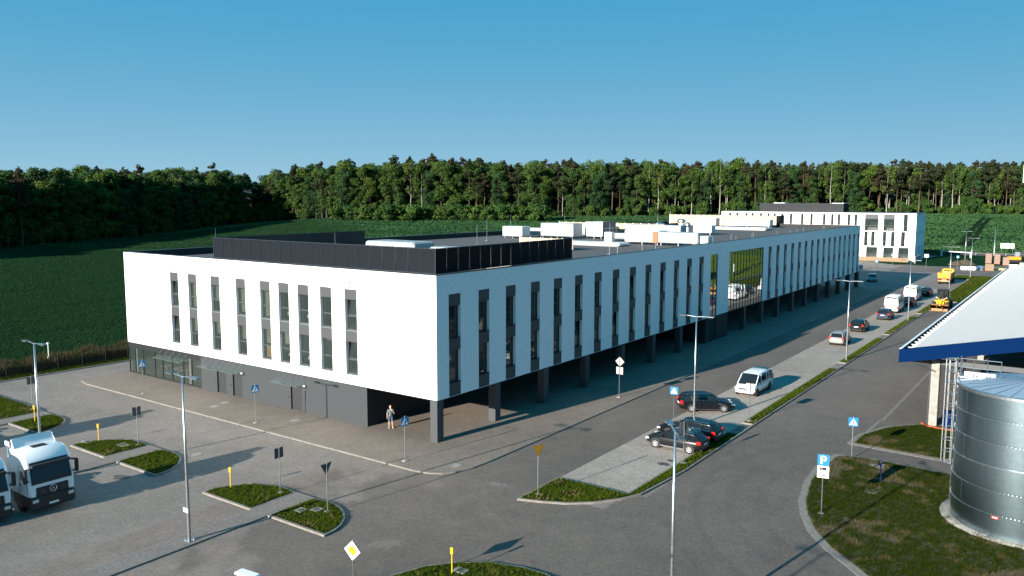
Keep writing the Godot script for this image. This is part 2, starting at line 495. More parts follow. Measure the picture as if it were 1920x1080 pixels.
func site() -> void:
	sheet("yard_pavement", M.pave_yard, -47.2, 60, -236, 62, 0.0, 2.0, "warm grey block paving of the yard")
	# service lane, parking bays, road
	sheet("service_lane", M.pave_lane, 5.2, 11.0, -128, 3.8, 0.004, 0.5, "grey block paved lane beside the long pavement")
	sheet("parking_bays", M.pave_bay, 11.0, 16.1, -134, 1.0, 0.008, 0.7, "pale block paved parking bays along the lane")
	sheet("road", M.pave_road, -3.0, 32.0, 3.8, 52.0, 0.008, 0.35, "grey block paved road junction darkened by tyres", 0.13, ARCS, 1.58)
	sheet("road", M.pave_road, 15.9, 17.2, 0.7, 3.9, 0.0105, 0.5, "grey block paved road edge beside the planted bay end")
	sheet("road", M.pave_road, 17.1, 34.0, -116, 3.8, 0.012, 0.4, "dark grey block paved road past the hall", 0.13, ARCS)
	sheet("road", M.pave_road, 17.1, 24.6, -234, -116, 0.010, 1.0, "grey block paved road beyond the hall")
	flat("drain_channel", M.kerb, [[24.85, -26], [25.1, -26], [25.1, -112], [24.85, -112]], 0.013, 0.018, "pale drain channel along the road by the hall")
	flat("drain_channel", M.kerb, [[24.4, -17.9], [24.6, -17.9], [24.95, -26], [24.75, -26]], 0.013, 0.018, "pale drain channel from the lawn corner to the hall")
	sheet("far_road", M.pave_road, -3.0, 26, -202, -172, 0.016, 1.0, "paved crossing road before the far building")
	# pavement round the building
	var walk := [[-42.1, 4.2], [-41.5, 4.9], [-39.7, 5.3], [2.6, 5.4], [3.7, 5.2], [4.55, 4.7], [5.1, 3.8], [5.4, 2.7], [5.5, 1.2], [5.5, -128.6], [-42.1, -128.6]]
	var s := S()
	prism(s, pv(walk), -0.02, 0.095)
	struct("kerb", s, M.kerb, "pale kerb edging the pavement round the building")
	for q in Geometry2D.offset_polygon(pv(walk), -0.12):
		s = S()
		s.set_color(Color(0.6, 0.6, 0.6))
		prism(s, q, 0.08, 0.1)
		struct("pavement", s, M.pave_walk, "brownish block pavement round the white building")
	# islands and the footpaths between the truck bays
	for xc in [0.35, -15.7, -31.7]:
		var pts := [[0.75, 12.6], [2.1, 12.45], [3.0, 12.6], [3.8, 12.95], [4.6, 13.6], [5.15, 14.4], [5.4, 15.1], [5.45, 15.9], [0.75, 15.9]]
		var a := []
		var b := []
		for p in pts:
			a.append([xc + p[0], p[1]])
			b.append([xc - p[0], p[1]])
		if xc < -30: b = [[-32.45, 12.6], [-33.6, 12.3], [-46.0, 12.3], [-46.0, 15.9], [-32.45, 15.9]]
		bed("grass_island", a, "grass island east of a footpath between truck bays", 75)
		bed("grass_island", b, "grass island west of a footpath between truck bays", 75, 0.12 if xc < -30 else 0.0)
		s = S()
		prism(s, pv([[xc - 0.74, 12.5], [xc + 0.74, 12.5], [xc + 0.74, 48], [xc - 0.74, 48]]), -0.02, 0.1)
		struct("kerb", s, M.kerb, "kerb along a footpath between truck bays")
		s = S()
		s.set_color(Color(0.56, 0.56, 0.57))
		prism(s, pv([[xc - 0.62, 12.52], [xc + 0.62, 12.52], [xc + 0.62, 47.9], [xc - 0.62, 47.9]]), 0.09, 0.108)
		struct("footpath", s, M.pave_yard, "narrow paved footpath between truck bays")
	# planted end of the parking bays and the strips along the road
	bed("grass_strip", [[11.05, 5.6], [11.0, 0.95], [15.95, 0.95], [16.05, -4.9], [16.1, -15.0], [17.1, -15.0], [17.1, -5], [16.95, -2.6], [16.7, 0.6], [16.1, 2.0], [15.1, 3.4], [13.8, 4.5], [12.5, 5.1]], "planted bay end with grass beside the junction", 75, 0.05)
	for z in [[-18.4, -44.1], [-47.9, -66.7], [-70.6, -90.2], [-94.4, -107.9]]:
		bed("grass_strip", [[16.05, z[0]], [17.1, z[0]], [17.1, z[1]], [16.05, z[1]]], "narrow grass strip between parking bays and road", 75, 0.0)
		s = S()
	s = S()
	for z in [[-15.0, -18.4], [-44.1, -47.9], [-66.7, -70.6], [-90.2, -94.4]]: box(s, Vector3(16.9, -0.02, z[0]), Vector3(17.1, 0.12, z[1]))
	struct("kerb", s, M.kerb, "kerb between parking bays and road")
	bed("lawn", [[16.05, -113], [24.5, -113], [24.5, -168], [12.5, -168], [12.5, -158], [16.05, -158]], "large mown lawn beyond the parked machines", 22, -0.1)
	flat("meadow", M.meadow_green, [[25.0, -117], [62, -117], [62, -238], [27, -238]], 0.0, 0.06, "green meadow beyond the hall")
	scatter(pv([[25.0, -117], [62, -117], [62, -200], [27, -200]]), 9, 0.05, 0.2, 0.34, -0.1, 1.3)
	# lawns by the tank
	var lawn := [[24.5, -14.3], [24.2, -11.0], [24.4, -7.8], [25.1, -4.2], [25.8, -2.2], [26.7, -0.3], [28.0, 1.5], [29.3, 2.8], [31.0, 4.6], [34.0, 6.6], [38.0, 7.8], [48.0, 8.5], [48.0, -14.5], [31.0, -14.4], [26.5, -14.7]]
	var upper := [[24.6, -18.1], [24.75, -20.8], [25.9, -23.9], [27.6, -26.0], [29.2, -26.3], [48.0, -26.4], [48.0, -17.8], [30.0, -17.8]]
	for pl in [lawn, upper]:
		for q in Geometry2D.offset_polygon(pv(pl), 0.45):
			s = S()
			prism(s, q, -0.02, 0.035)
			struct("kerb", s, M.kerb, "flush pale kerb round the lawn by the steel tank")
		s = S()
		prism(s, pv(pl), 0.0, 0.07)
		struct("lawn", s, M.soil, "rough lawn with dry patches by the steel tank")
		scatter(pv(pl), 130, 0.06, 0.06, 0.15, 0.19, 0.42)
	# western edge: kerb, verge
	s = S()
	box(s, Vector3(-47.35, -0.05, -130), Vector3(-47.2, 0.12, 62))
	struct("kerb", s, M.kerb, "kerb between yard and fenced verge")
	var verge := [[-49.6, -60], [-47.35, -60], [-47.35, 50], [-49.6, 50]]
	flat("verge", M.turf, verge, -0.1, 0.05, "mown verge under the wire fence")
	scatter(pv([[-49.6, -14], [-47.4, -14], [-47.4, 30], [-49.6, 30]]), 60, 0.04, 0.07, 0.16, 0.05)
	# public road far behind
	flat("far_road", M.asphalt, [[4, -246], [90, -252], [90, -259], [4, -253]], -0.05, 0.25, "asphalt public road beyond the yard fence")
	var o := many("grass", tuft(9, 0.075, 0.1, 0.006), grass_xf, "short green grass blades on the lawns and islands", grass_col)
	o.set_meta("category", "grass")
	# oil stains on the bays
	for e in [[-11.9, 17.2, 0.75, 3], [15.3, -5.6, 0.55, 5], [15.4, -6.6, 0.4, 6]]:
		var r := RandomNumberGenerator.new()
		r.seed = e[3]
		var poly := []
		for k in 14: poly.append([e[0] + cos(TAU * k / 14) * e[2] * r.randf_range(0.5, 1.1), e[1] + sin(TAU * k / 14) * e[2] * r.randf_range(0.35, 0.8)])
		flat("oil_stain", M.asphalt, poly, 0.013, 0.0132, "dark oil stain soaked into the parking bay paving")

# cereal and weeds as many small tufts
func crops() -> void:
	var xf := []
	var col := []
	for k in 330000:
		var u := rng.randf()
		var x := -53.0 - 230.0 * pow(u, 1.7)
		var z := rng.randf_range(-70, 34) + (x + 53) * 0.55 - 60.0 * u * rng.randf()
		if in_wood(Vector2(x - 3, z)): continue
		var rut := false
		for ln in TRAM:
			var e := Vector2(ln[2] - ln[0], ln[3] - ln[1]).normalized()
			if absf(absf(e.cross(Vector2(x - ln[0], z - ln[1]))) - 0.9) < 0.34: rut = true
		if rut: continue
		var sc := rng.randf_range(0.7, 1.2) * (0.8 + u * 1.5)
		xf.append(Transform3D(Basis(Vector3.UP, rng.randf() * TAU).scaled(Vector3(sc, sc * 0.6, sc)), Vector3(x, land_y(x, z), z)))
		var c := Color(0.013, 0.046, 0.020).lerp(Color(0.022, 0.060, 0.022), rng.randf()) * rng.randf_range(0.65, 1.15)
		col.append(c)
	# the same crop further off, in larger clumps
	for k in 150000:
		var x := rng.randf_range(-330, 70)
		var z := rng.randf_range(-470, -95)
		if x > -52 and z > -262: continue
		if in_wood(Vector2(x, z)): continue
		if absf(fposmod(x * 0.35 + z * 0.94, 24.0) - 12.0) < 0.5 or absf(fposmod(x * 0.35 + z * 0.94, 24.0) - 14.2) < 0.5: continue
		if absf(z + 351) < 64 and (absf(x - lerpf(-1.5, -7.0, (-288 - z) / 126.0)) < 1.0 or absf(x - 2.6 - lerpf(-1.5, -7.0, (-288 - z) / 126.0)) < 1.0): continue
		var sc := rng.randf_range(2.2, 3.8)
		xf.append(Transform3D(Basis(Vector3.UP, rng.randf() * TAU).scaled(Vector3(sc, sc * 0.42, sc)), Vector3(x, land_y(x, z), z)))
		col.append(Color(0.048, 0.122, 0.050).lerp(Color(0.074, 0.145, 0.050), rng.randf()) * (1.0 + 0.35 * wide_noise.get_noise_2d(x * 2.0, z * 4.0)))
	many("cereal", tuft(7, 0.14, 0.32, 0.012), xf, "dense green cereal crop in the near field", col).set_meta("category", "crop")
	xf = []
	col = []
	for k in 9000:
		var x := -49.5 - 4.2 * pow(rng.randf(), 1.3)
		var z := rng.randf_range(-16, 34)
		var w := wide_noise.get_noise_2d(x * 25, z * 25)
		var sc := rng.randf_range(0.7, 1.5) * (1.0 + 0.5 * w)
		xf.append(Transform3D(Basis(Vector3.UP, rng.randf() * TAU).scaled(Vector3(1, sc, 1)), Vector3(x, -0.05, z)))
		col.append(Color(0.030, 0.045, 0.014).lerp(Color(0.085, 0.058, 0.028), clampf(0.25 + w * 1.2 + rng.randf_range(-0.3, 0.3), 0, 1)) * rng.randf_range(0.7, 1.1))
	many("weeds", tuft(9, 0.22, 0.85, 0.022), xf, "tall brownish weeds behind the wire fence", col).set_meta("category", "weeds")
	# tramlines: pairs of bare wheel ruts through the near crop
	for ln in TRAM:
		for off: float in [-0.9, 0.9]:
			var s := S()
			var a := Vector2(ln[0], ln[1])
			var b := Vector2(ln[2], ln[3])
			var nn := (b - a).normalized().orthogonal()
			var prev := Vector3.ZERO
			for k in 41:
				var p := a.lerp(b, k / 40.0) + nn * (off + 0.12 * sin(k * 2.1))
				var c := Vector3(p.x, land_y(p.x, p.y) + 0.10, p.y)
				if k: quad(s, prev - Vector3(nn.x, 0, nn.y) * 0.22, prev + Vector3(nn.x, 0, nn.y) * 0.22, c + Vector3(nn.x, 0, nn.y) * 0.22, c - Vector3(nn.x, 0, nn.y) * 0.22)
				prev = c
			struct("tramline", s, M.rut, "bare wheel rut through the near cereal field")
	# wheel tracks in the far field
	for off: float in [0.0, 2.6]:
		var s := S()
		var pts := []
		for k in 34:
			var t := k / 33.0
			var x := lerpf(-1.5, -7.0, t) + off + 1.6 * sin(t * 8.0) * t
			var z := lerpf(-288.0, -414.0, t)
			pts.append(Vector3(x, land_y(x, z) + 0.09, z))
		for k in 33:
			var w := 0.45 + 0.25 * sin(k * 1.7)
			quad(s, pts[k] + Vector3(-w, 0, 0), pts[k] + Vector3(w, 0, 0), pts[k + 1] + Vector3(w, 0, 0), pts[k + 1] + Vector3(-w, 0, 0))
		struct("field_track", s, M.rut, "bare brown wheel track running up the far field")

# ------------------------------------------------------------------ the long white building
# a wall sheet in its own axes (u to the side, v up, outward +w) with rectangular openings [u0, v0, u1, v1]; t carries it into place
func pierced(s: SurfaceTool, u0: float, v0: float, u1: float, v1: float, holes: Array, depth: float, t: Transform3D) -> void:
	var us := [u0, u1]
	var vs := [v0, v1]
	for h in holes:
		us.append_array([h[0], h[2]])
		vs.append_array([h[1], h[3]])
	us.sort()
	vs.sort()
	for i in us.size() - 1:
		if us[i + 1] - us[i] < 0.001: continue
		var start := -1.0e9
		for j in vs.size() - 1:
			if vs[j + 1] - vs[j] < 0.001: continue
			var cu: float = (us[i] + us[i + 1]) / 2
			var cv: float = (vs[j] + vs[j + 1]) / 2
			var open := false
			for h in holes:
				if cu > h[0] and cu < h[2] and cv > h[1] and cv < h[3]: open = true
			if not open and start < -1.0e8: start = vs[j]
			var last: bool = j == vs.size() - 2
			if start > -1.0e8 and (open or last):
				var top: float = vs[j] if open else vs[j + 1]
				quad(s, t * Vector3(us[i], start, 0), t * Vector3(us[i + 1], start, 0), t * Vector3(us[i + 1], top, 0), t * Vector3(us[i], top, 0))
				start = -1.0e9
	for h in holes:
		var a := [Vector3(h[0], h[1], 0), Vector3(h[2], h[1], 0), Vector3(h[2], h[3], 0), Vector3(h[0], h[3], 0)]
		for k in 4:
			var p: Vector3 = a[k]
			var q: Vector3 = a[(k + 1) % 4]
			var d := Vector3(0, 0, -depth)
			quad(s, t * p, t * (p + d), t * (q + d), t * q)
func bar(s: SurfaceTool, a: Vector3, b: Vector3) -> void: box(s, a, b)
# a tall two-light window, its own axes as above; opening u 0..w, v 0..h; kind: 0 closed, 1 tilted lower sash
var win_cache := {}
func window_meshes(w: float, h: float, split: float, fm: String) -> Dictionary:
	var key := "%.2f %.2f %.2f %s" % [w, h, split, fm]
	if win_cache.has(key): return win_cache[key]
	var f := S()
	var e := 0.075
	var d0 := -0.34
	var d1 := -0.26
	box(f, Vector3(0.002, 0.002, d0), Vector3(e, h - 0.002, d1)); box(f, Vector3(w - e, 0.002, d0), Vector3(w - 0.002, h - 0.002, d1))
	box(f, Vector3(e, 0.002, d0), Vector3(w - e, e, d1)); box(f, Vector3(e, h - e, d0), Vector3(w - e, h - 0.002, d1))
	box(f, Vector3(e, split - 0.045, d0 + 0.002), Vector3(w - e, split + 0.045, d1 + 0.012))
	var up := S()
	box(up, Vector3(e, split + 0.045, -0.305), Vector3(w - e, h - e, -0.295))
	var lo := S()
	box(lo, Vector3(e, e, -0.305), Vector3(w - e, split - 0.045, -0.295))
	var sl := S()
	box(sl, Vector3(-0.0, -0.03, -0.255), Vector3(w, 0.012, 0.035))
	var sash := S()
	var hs := h - split - e - 0.06
	for q in [[0.0, 0.0, 0.055, hs], [w - 2 * e - 0.055, 0.0, w - 2 * e, hs], [0.055, 0.0, w - 2 * e - 0.055, 0.055], [0.055, hs - 0.055, w - 2 * e - 0.055, hs]]:
		box(sash, Vector3(q[0], q[1], -0.03), Vector3(q[2], q[3], 0.03))
	var sp := S()
	box(sp, Vector3(0.055, 0.055, -0.005), Vector3(w - 2 * e - 0.055, hs - 0.055, 0.005))
	var d := {"frame": fin(f, M[fm]), "upper": fin(up, M.pane), "lower": fin(lo, M.pane), "sill": fin(sl, M.frame_dark if fm == "frame_dark" else M.sill), "sash": fin(sash, M[fm]), "sash_pane": fin(sp, M.pane)}
	win_cache[key] = d
	return d
func window(parent: Node3D, t: Transform3D, w: float, h: float, split: float, fm: String, open: bool, blind: float) -> Node3D:
	var n := node("window", parent, t)
	var d := window_meshes(w, h, split, fm)
	put("frame", d.frame, n)
	put("sill", d.sill, n)
	put("pane", d.lower, n)
	if open:
		var st := Transform3D(Basis(Vector3.RIGHT, -0.13), Vector3(0.075, split + 0.05, -0.36))
		put("sash", d.sash, n, st)
		put("pane", d.sash_pane, n, st)
	else:
		put("pane", d.upper, n)
	if blind > 0.03:
		var b := S()
		box(b, Vector3(0.08, h - 0.08 - (h - 0.16) * blind, -0.50), Vector3(w - 0.08, h - 0.08, -0.49))
		obj("blind", b, M.blind, n)
	return n
func panel(parent: Node3D, t: Transform3D, u0: float, v0: float, u1: float, v1: float, m: Material, w0 := -0.06, w1 := -0.012) -> void:
	var s := S()
	cbox(s, Vector3(u0 + 0.003, v0 + 0.003, w0), Vector3(u1 - 0.003, v1 - 0.003, w1), 0.008)
	put("panel", fin(s, m), parent, t)
func louver_panel(w: float, h: float) -> ArrayMesh:
	var s := S()
	var n := 20
	for k in n:
		var y := 0.04 + (h - 0.1) * k / n
		var p := [Vector3(0.014, y, -0.045), Vector3(w - 0.014, y, -0.045), Vector3(w - 0.014, y + 0.075, 0.02), Vector3(0.014, y + 0.075, 0.02)]
		quad(s, p[1], p[0], p[3], p[2])
		quad(s, p[0] + Vector3(0, 0, 0.008), p[1] + Vector3(0, 0, 0.008), p[2] + Vector3(0, -0.012, 0.0), p[3] + Vector3(0, -0.012, 0.0))
	box(s, Vector3(0, 0, -0.06), Vector3(0.014, h, 0.018)); box(s, Vector3(w - 0.014, 0, -0.06), Vector3(w, h, 0.018))
	box(s, Vector3(0.03, h - 0.04, -0.06), Vector3(w - 0.03, h, 0.03)); box(s, Vector3(0.03, 0, -0.06), Vector3(w - 0.03, 0.04, 0.03))
	return fin(s, M.screen_slat)
func screen_run(parent: Node3D, t: Transform3D, length: float, h: float, count: int) -> void:
	var w := length / count
	var m := louver_panel(w - 0.006, h)
	var back := S()
	box(back, Vector3(0.02, 0.05, -0.075), Vector3(w - 0.03, h - 0.05, -0.068))
	var bm := fin(back, M.screen_black)
	for k in count:
		var n := node("louver_panel", parent, t * Transform3D(Basis(), Vector3(k * w, 0, 0)))
		put("louver", m, n)
		put("backing", bm, n)
func main_building() -> void:
	var b := thing("office_building", "long white office block on dark columns with vertical grey window strips", "building")
	var front := Transform3D(Basis(), Vector3(0, 0, 0))                                   # u = x, faces +z
	var side := Transform3D(Basis(Vector3(0, 0, -1), Vector3.UP, Vector3(1, 0, 0)), Vector3.ZERO)   # u = -z, faces +x
	var T := 12.36
	var B := 3.25
	var W := 41.4
	var L := 127.6
	# openings
	var fx := [-33.38, -30.46, -26.96, -23.25, -19.90, -17.47, -15.02, -12.30, -9.44]
	var fh := []
	for x in fx: fh.append([x, 4.05, x + 1.33, 10.8])
	var sh := []
	var su := []
	for k in 14: su.append(1.37 + 3.545 * k)
	for k in 16: su.append(72.54 + 3.553 * k)
	for u in su: sh.append([u, B, u + 1.36, 10.88])
	sh.append([51.02, B, 53.3, 10.93]); sh.append([57.2, B - 0.02, 70.38, 10.93])
	var s := S()
	pierced(s, -W, B, 0, T, fh, 0.36, front)
	pierced(s, 0, B, L, T, sh, 0.36, side)
	var back := Transform3D(Basis(Vector3(-1, 0, 0), Vector3.UP, Vector3(0, 0, -1)), Vector3(0, 0, -L))
	pierced(s, 0, B, W, T, [], 0.3, back)
	var west := Transform3D(Basis(Vector3(0, 0, 1), Vector3.UP, Vector3(-1, 0, 0)), Vector3(-W, 0, -L))
	pierced(s, 0, B, L, T, [], 0.3, west)
	obj("wall", s, M.render_white, b)
	# parapet coping and inner faces, roof deck
	s = S()
	for q in [[-W - 0.03, 0.03, -L - 0.03, -L + 0.4], [-W - 0.03, 0.03, -0.4, 0.03], [-W - 0.03, -W + 0.4, -L + 0.4, -0.4], [-0.4, 0.03, -L + 0.4, -0.4]]:
		box(s, Vector3(q[0], T + 0.002, q[2]), Vector3(q[1], T + 0.045, q[3]))
	obj("coping", s, M.frame, b)
	s = S()
	for q in [[-W + 0.02, -0.02, -L + 0.02, -L + 0.37], [-W + 0.02, -0.02, -0.37, -0.02], [-W + 0.02, -W + 0.37, -L + 0.37, -0.37], [-0.37, -0.02, -L + 0.37, -0.37]]:
		box(s, Vector3(q[0], 11.6, q[2]), Vector3(q[1], T, q[3]))
	obj("parapet", s, M.black_wall, b)
	s = S()
	box(s, Vector3(-W + 0.05, 10.95, -L + 0.05), Vector3(-0.05, 11.7, -0.05))
	obj("roof", s, M.roofing, b)
	s = S()
	box(s, Vector3(-W + 0.02, B - 0.06, -L + 0.02), Vector3(-0.02, B - 0.004, -0.02))
	obj("soffit", s, M.black_wall, b)
	# storeys behind the windows
	s = S()
	box(s, Vector3(-W + 0.06, B + 0.01, -L + 0.06), Vector3(-0.4, B + 0.35, -0.4)); box(s, Vector3(-W + 0.06, 6.95, -L + 0.06), Vector3(-0.4, 7.25, -0.4))
	obj("floor_slab", s, M.inside_floor, b)
	s = S()
	for y in [[3.62, 6.9], [7.28, 10.9]]:
		box(s, Vector3(-6.2, y[0], -L + 1), Vector3(-6.0, y[1], -6.0)); box(s, Vector3(-W + 1, y[0], -6.2), Vector3(-6.2, y[1], -6.0))
		for k in range(1, 18): box(s, Vector3(-5.98, y[0], -7.09 * k - 0.1), Vector3(-0.5, y[1], -7.09 * k))
		for x in [-34.5, -28.2, -21.2, -18.0, -13.0, -7.0]: box(s, Vector3(x - 0.1, y[0], -5.98), Vector3(x, y[1], -0.5))
	obj("inner_wall", s, M.inside, b)
	# window strips
	var r := RandomNumberGenerator.new()
	r.seed = 9
	var fb := [[0.0, 0.0], [0.97, 0.5], [0.62, 0.45], [0.93, 0.5], [0.97, 0.5], [0.0, 0.42], [0.0, 0.0], [0.0, 0.06], [0.0, 0.0]]
	for i in fx.size():
		var x: float = fx[i]
		panel(b, front, x, 9.98, x + 1.33, 10.8, M.panel_grey)
		panel(b, front, x, 6.65, x + 1.33, 7.55, M.panel_grey)
		var wu := window(b, front * Transform3D(Basis(), Vector3(x, 7.55, 0)), 1.33, 2.43, 1.1, "frame", i in [0, 8], fb[i][0])
		var wl := window(b, front * Transform3D(Basis(), Vector3(x, 4.05, 0)), 1.33, 2.6, 1.15, "frame", i in [0, 8], fb[i][1])
		if i == 4:
			var q := S()
			box(q, Vector3(0.09, 0.1, -0.46), Vector3(1.24, 1.1, -0.45))
			obj("board", q, M.board, wl)
		if i in [5, 6]:
			for wn in [wu, wl]:
				var q := S()
				cbox(q, Vector3(0.3, 0.38, -1.6), Vector3(1.5, 0.72, -0.6), 0.08)
				obj("desk", q, M.white_paint, wn)
	for i in su.size():
		var u: float = su[i]
		panel(b, side, u, 10.0, u + 1.36, 10.88, M.panel_grey)
		panel(b, side, u, 6.68, u + 1.36, 7.58, M.panel_grey)
		panel(b, side, u, B, u + 1.36, 4.25, M.panel_grey)
		window(b, side * Transform3D(Basis(), Vector3(u, 7.58, 0)), 1.36, 2.42, 1.1, "frame_dark", r.randf() < 0.25, 0.0 if r.randf() < 0.75 else r.randf_range(0.3, 0.9))
		window(b, side * Transform3D(Basis(), Vector3(u, 4.25, 0)), 1.36, 2.43, 1.1, "frame_dark", r.randf() < 0.3, 0.0 if r.randf() < 0.75 else r.randf_range(0.3, 0.9))
	# curtain walls
	for c in [[51.02, 53.3, 2, [3.27, 4.9, 5.85, 6.9, 8.0, 9.0, 10.0, 10.9]], [57.2, 70.38, 12, [3.2, 4.35, 5.6, 6.95, 8.2, 9.35, 10.9]]]:
		var cw := node("curtain_wall", b, side)
		var f := S()
		var n: int = c[2]
		var w: float = (c[1] - c[0]) / n
		for i in n + 1:
			var u: float = clampf(c[0] + i * w, c[0] + 0.035, c[1] - 0.035)
			box(f, Vector3(u - 0.03, c[3][0], -0.13), Vector3(u + 0.03, c[3][-1], -0.05))
		for y in c[3]: box(f, Vector3(c[0] + 0.01, y - 0.028, -0.128), Vector3(c[1] - 0.01, y + 0.028, -0.062))
		obj("mullion", f, M.frame_dark, cw)
		for i in n:
			for j in c[3].size() - 1:
				var g := S()
				var tl := r.randf_range(-0.0025, 0.0025)
				var tv := r.randf_range(-0.0025, 0.0025)
				var p := [Vector3(c[0] + i * w + 0.02, c[3][j] + 0.02, -0.1 + tl), Vector3(c[0] + (i + 1) * w - 0.02, c[3][j] + 0.02, -0.1 - tl), Vector3(c[0] + (i + 1) * w - 0.02, c[3][j + 1] - 0.02, -0.1 - tl + tv), Vector3(c[0] + i * w + 0.02, c[3][j + 1] - 0.02, -0.1 + tl + tv)]
				quad(g, p[0], p[1], p[2], p[3])
				obj("pane", g, M.mirror_glass, cw)
	# ground floor
	s = S()
	pierced(s, -29.0, 0.05, -7.2, B - 0.06, [[-26.55, 0.05, -25.2, 2.16], [-24.22, 0.05, -22.85, 2.16], [-16.27, 0.05, -14.85, 2.16]], 0.2, Transform3D(Basis(), Vector3(0, 0, -0.03)))
	obj("plinth_wall", s, M.render_grey, b)
	s = S()
	pierced(s, 0.03, 0.05, 50.0, B - 0.06, [], 0.2, Transform3D(side.basis, Vector3(-7.2, 0, 0)))
	pierced(s, 57.2, 0.05, L, B - 0.06, [], 0.2, Transform3D(side.basis, Vector3(-7.2, 0, 0)))
	box(s, Vector3(-7.2, 0.05, -57.2), Vector3(-0.03, B - 0.06, -53.34)); box(s, Vector3(-7.2, 0.05, -51.0), Vector3(-0.03, B - 0.06, -50.0))
	box(s, Vector3(-W + 0.1, 0.05, -L + 0.1), Vector3(-W + 0.3, B - 0.06, -0.3)); box(s, Vector3(-W + 0.3, 0.05, -L + 0.1), Vector3(-7.2, B - 0.06, -L + 0.3))
	obj("recess_wall", s, M.black_wall, b)
	s = S()
	box(s, Vector3(-0.6, 0.1, -53.34), Vector3(-0.1, B - 0.06, -51.0))
	obj("entrance_glass", s, M.car_glass, b)
	for d in [[-26.55, -25.2], [-24.22, -22.85], [-16.27, -14.85]]:
		var dn := node("door", b)
		s = S()
		cbox(s, Vector3(d[0] + 0.03, 0.1, -0.22), Vector3(d[1] - 0.03, 2.13, -0.16), 0.01)
		obj("leaf", s, M.door_grey, dn)
		s = S()
		box(s, Vector3(d[1] - 0.2, 1.0, -0.158), Vector3(d[1] - 0.06, 1.15, -0.12))
		obj("handle", s, M.frame_dark, dn)
		s = S()
		box(s, Vector3(d[0] - 0.28, 1.02, -0.03), Vector3(d[0] - 0.18, 1.16, 0.0))
		obj("intercom", s, M.frame_dark, dn)
	# glazed shop front at the west end of the front
	var sf := node("shopfront", b)
	s = S()
	var ux := [-41.35, -40.3, -38.8, -36.75, -35.4, -33.75, -31.9, -30.55, -29.03]
	for u in ux: box(s, Vector3(u - 0.05, 0.1, -0.16), Vector3(u + 0.05, 2.75, -0.04))
	box(s, Vector3(-41.4, 0.1, -0.158), Vector3(-29.0, 0.2, -0.038)); box(s, Vector3(-41.4, 2.7, -0.158), Vector3(-29.0, 3.19, -0.036))
	obj("frame", s, M.frame_dark, sf)
	for i in ux.size() - 1:
		s = S()
		box(s, Vector3(ux[i] + 0.05, 0.2, -0.105), Vector3(ux[i + 1] - 0.05, 2.7, -0.095))
		obj("pane", s, M.pane, sf)
	s = S()
	box(s, Vector3(-41.2, 0.1, -6.4), Vector3(-29.0, 3.1, -6.2)); box(s, Vector3(-29.0, 0.06, -6.2), Vector3(-28.8, 3.1, -0.3))
	obj("inner_wall", s, M.inside, sf)
	s = S()
	for x in [-40.75, -31.25]: box(s, Vector3(x - 0.25, 0.11, -0.75), Vector3(x + 0.25, 2.69, -0.4))
	obj("pillar", s, M.unit_white, sf)
	s = S()
	for x in [-38.0, -36.0, -34.5]:
		cbox(s, Vector3(x - 0.5, 0.75, -2.5), Vector3(x + 0.5, 0.82, -1.6), 0.02); cyl(s, Vector3(x, 0.1, -2.05), Vector3(x, 0.75, -2.05), 0.05)
	obj("table", s, M.unit_white, sf)
	# glass canopies over the doors, hung on rods
	for c in [[-35.4, -30.8, 3], [-28.2, -22.5, 4], [-17.7, -14.3, 3]]:
		var cn := node("canopy", b)
		s = S()
		quad(s, Vector3(c[0], 2.46, 0.95), Vector3(c[1], 2.46, 0.95), Vector3(c[1], 2.62, 0.02), Vector3(c[0], 2.62, 0.02))
		quad(s, Vector3(c[0], 2.445, 0.95), Vector3(c[0], 2.605, 0.02), Vector3(c[1], 2.605, 0.02), Vector3(c[1], 2.445, 0.95))
		obj("pane", s, M.pane_clear, cn)
		s = S()
		box(s, Vector3(c[0], 2.44, 0.95), Vector3(c[1], 2.47, 0.97))
		obj("edge_rail", s, M.galv, cn)
		s = S()
		for i in c[2] * 2 - 1:
			var x: float = lerpf(c[0] + 0.25, c[1] - 0.25, i / (c[2] * 2.0 - 2.0))
			cyl(s, Vector3(x, 2.5, 0.8), Vector3(x, 3.2, 0.0), 0.008, 0.008, 5)
		obj("rod", s, M.galv, cn)
	for x in [-22.7, -14.4]:
		s = S()
		cbox(s, Vector3(x - 0.12, 2.3, 0.0), Vector3(x + 0.12, 2.44, 0.16), 0.02)
		obj("door_lamp", s, M.unit_white, b)
	# columns under the overhang
	var cz := [0.03]
	for k in range(1, 7): cz.append(7.08 * k)
	for k in range(0, 10): cz.append(63.3 + 7.16 * k)
	s = S()
	cbox(s, Vector3(-0.72, 0.08, -0.72), Vector3(-0.03, B - 0.03, 0.0), 0.02)
	var cm := fin(s, M.panel_grey)
	for z in cz: put("column", cm, b, Transform3D(Basis(), Vector3(0, 0, minf(0.72, 99) - z - 0.75 if false else -z)))
	# small camera domes on the white front
	s = S()
	for p in [Vector3(-32.85, 11.3, 0), Vector3(-8.8, 11.3, 0)]: lathe(s, p, Vector3(0, 0, 1), [[0.0, 0.0], [0.0, 0.09], [0.06, 0.08], [0.11, 0.0]], 8)
	obj("camera_dome", s, M.frame_dark, b)
	s = S()
	cyl(s, Vector3(-39.6, 3.9, 0.03), Vector3(-39.6, 5.9, 0.03), 0.02, 0.02, 5); cbox(s, Vector3(-39.72, 5.9, 0.0), Vector3(-39.48, 6.2, 0.12), 0.02); cbox(s, Vector3(-40.4, 3.55, 0.0), Vector3(-40.1, 3.7, 0.3), 0.03)
	obj("aerial", s, M.unit_white, b)
	# louvred roof screen
	var rs := node("roof_screen", b)
	screen_run(rs, Transform3D(Basis(), Vector3(-26.9, 12.42, -0.42)), 26.45, 1.84, 20)
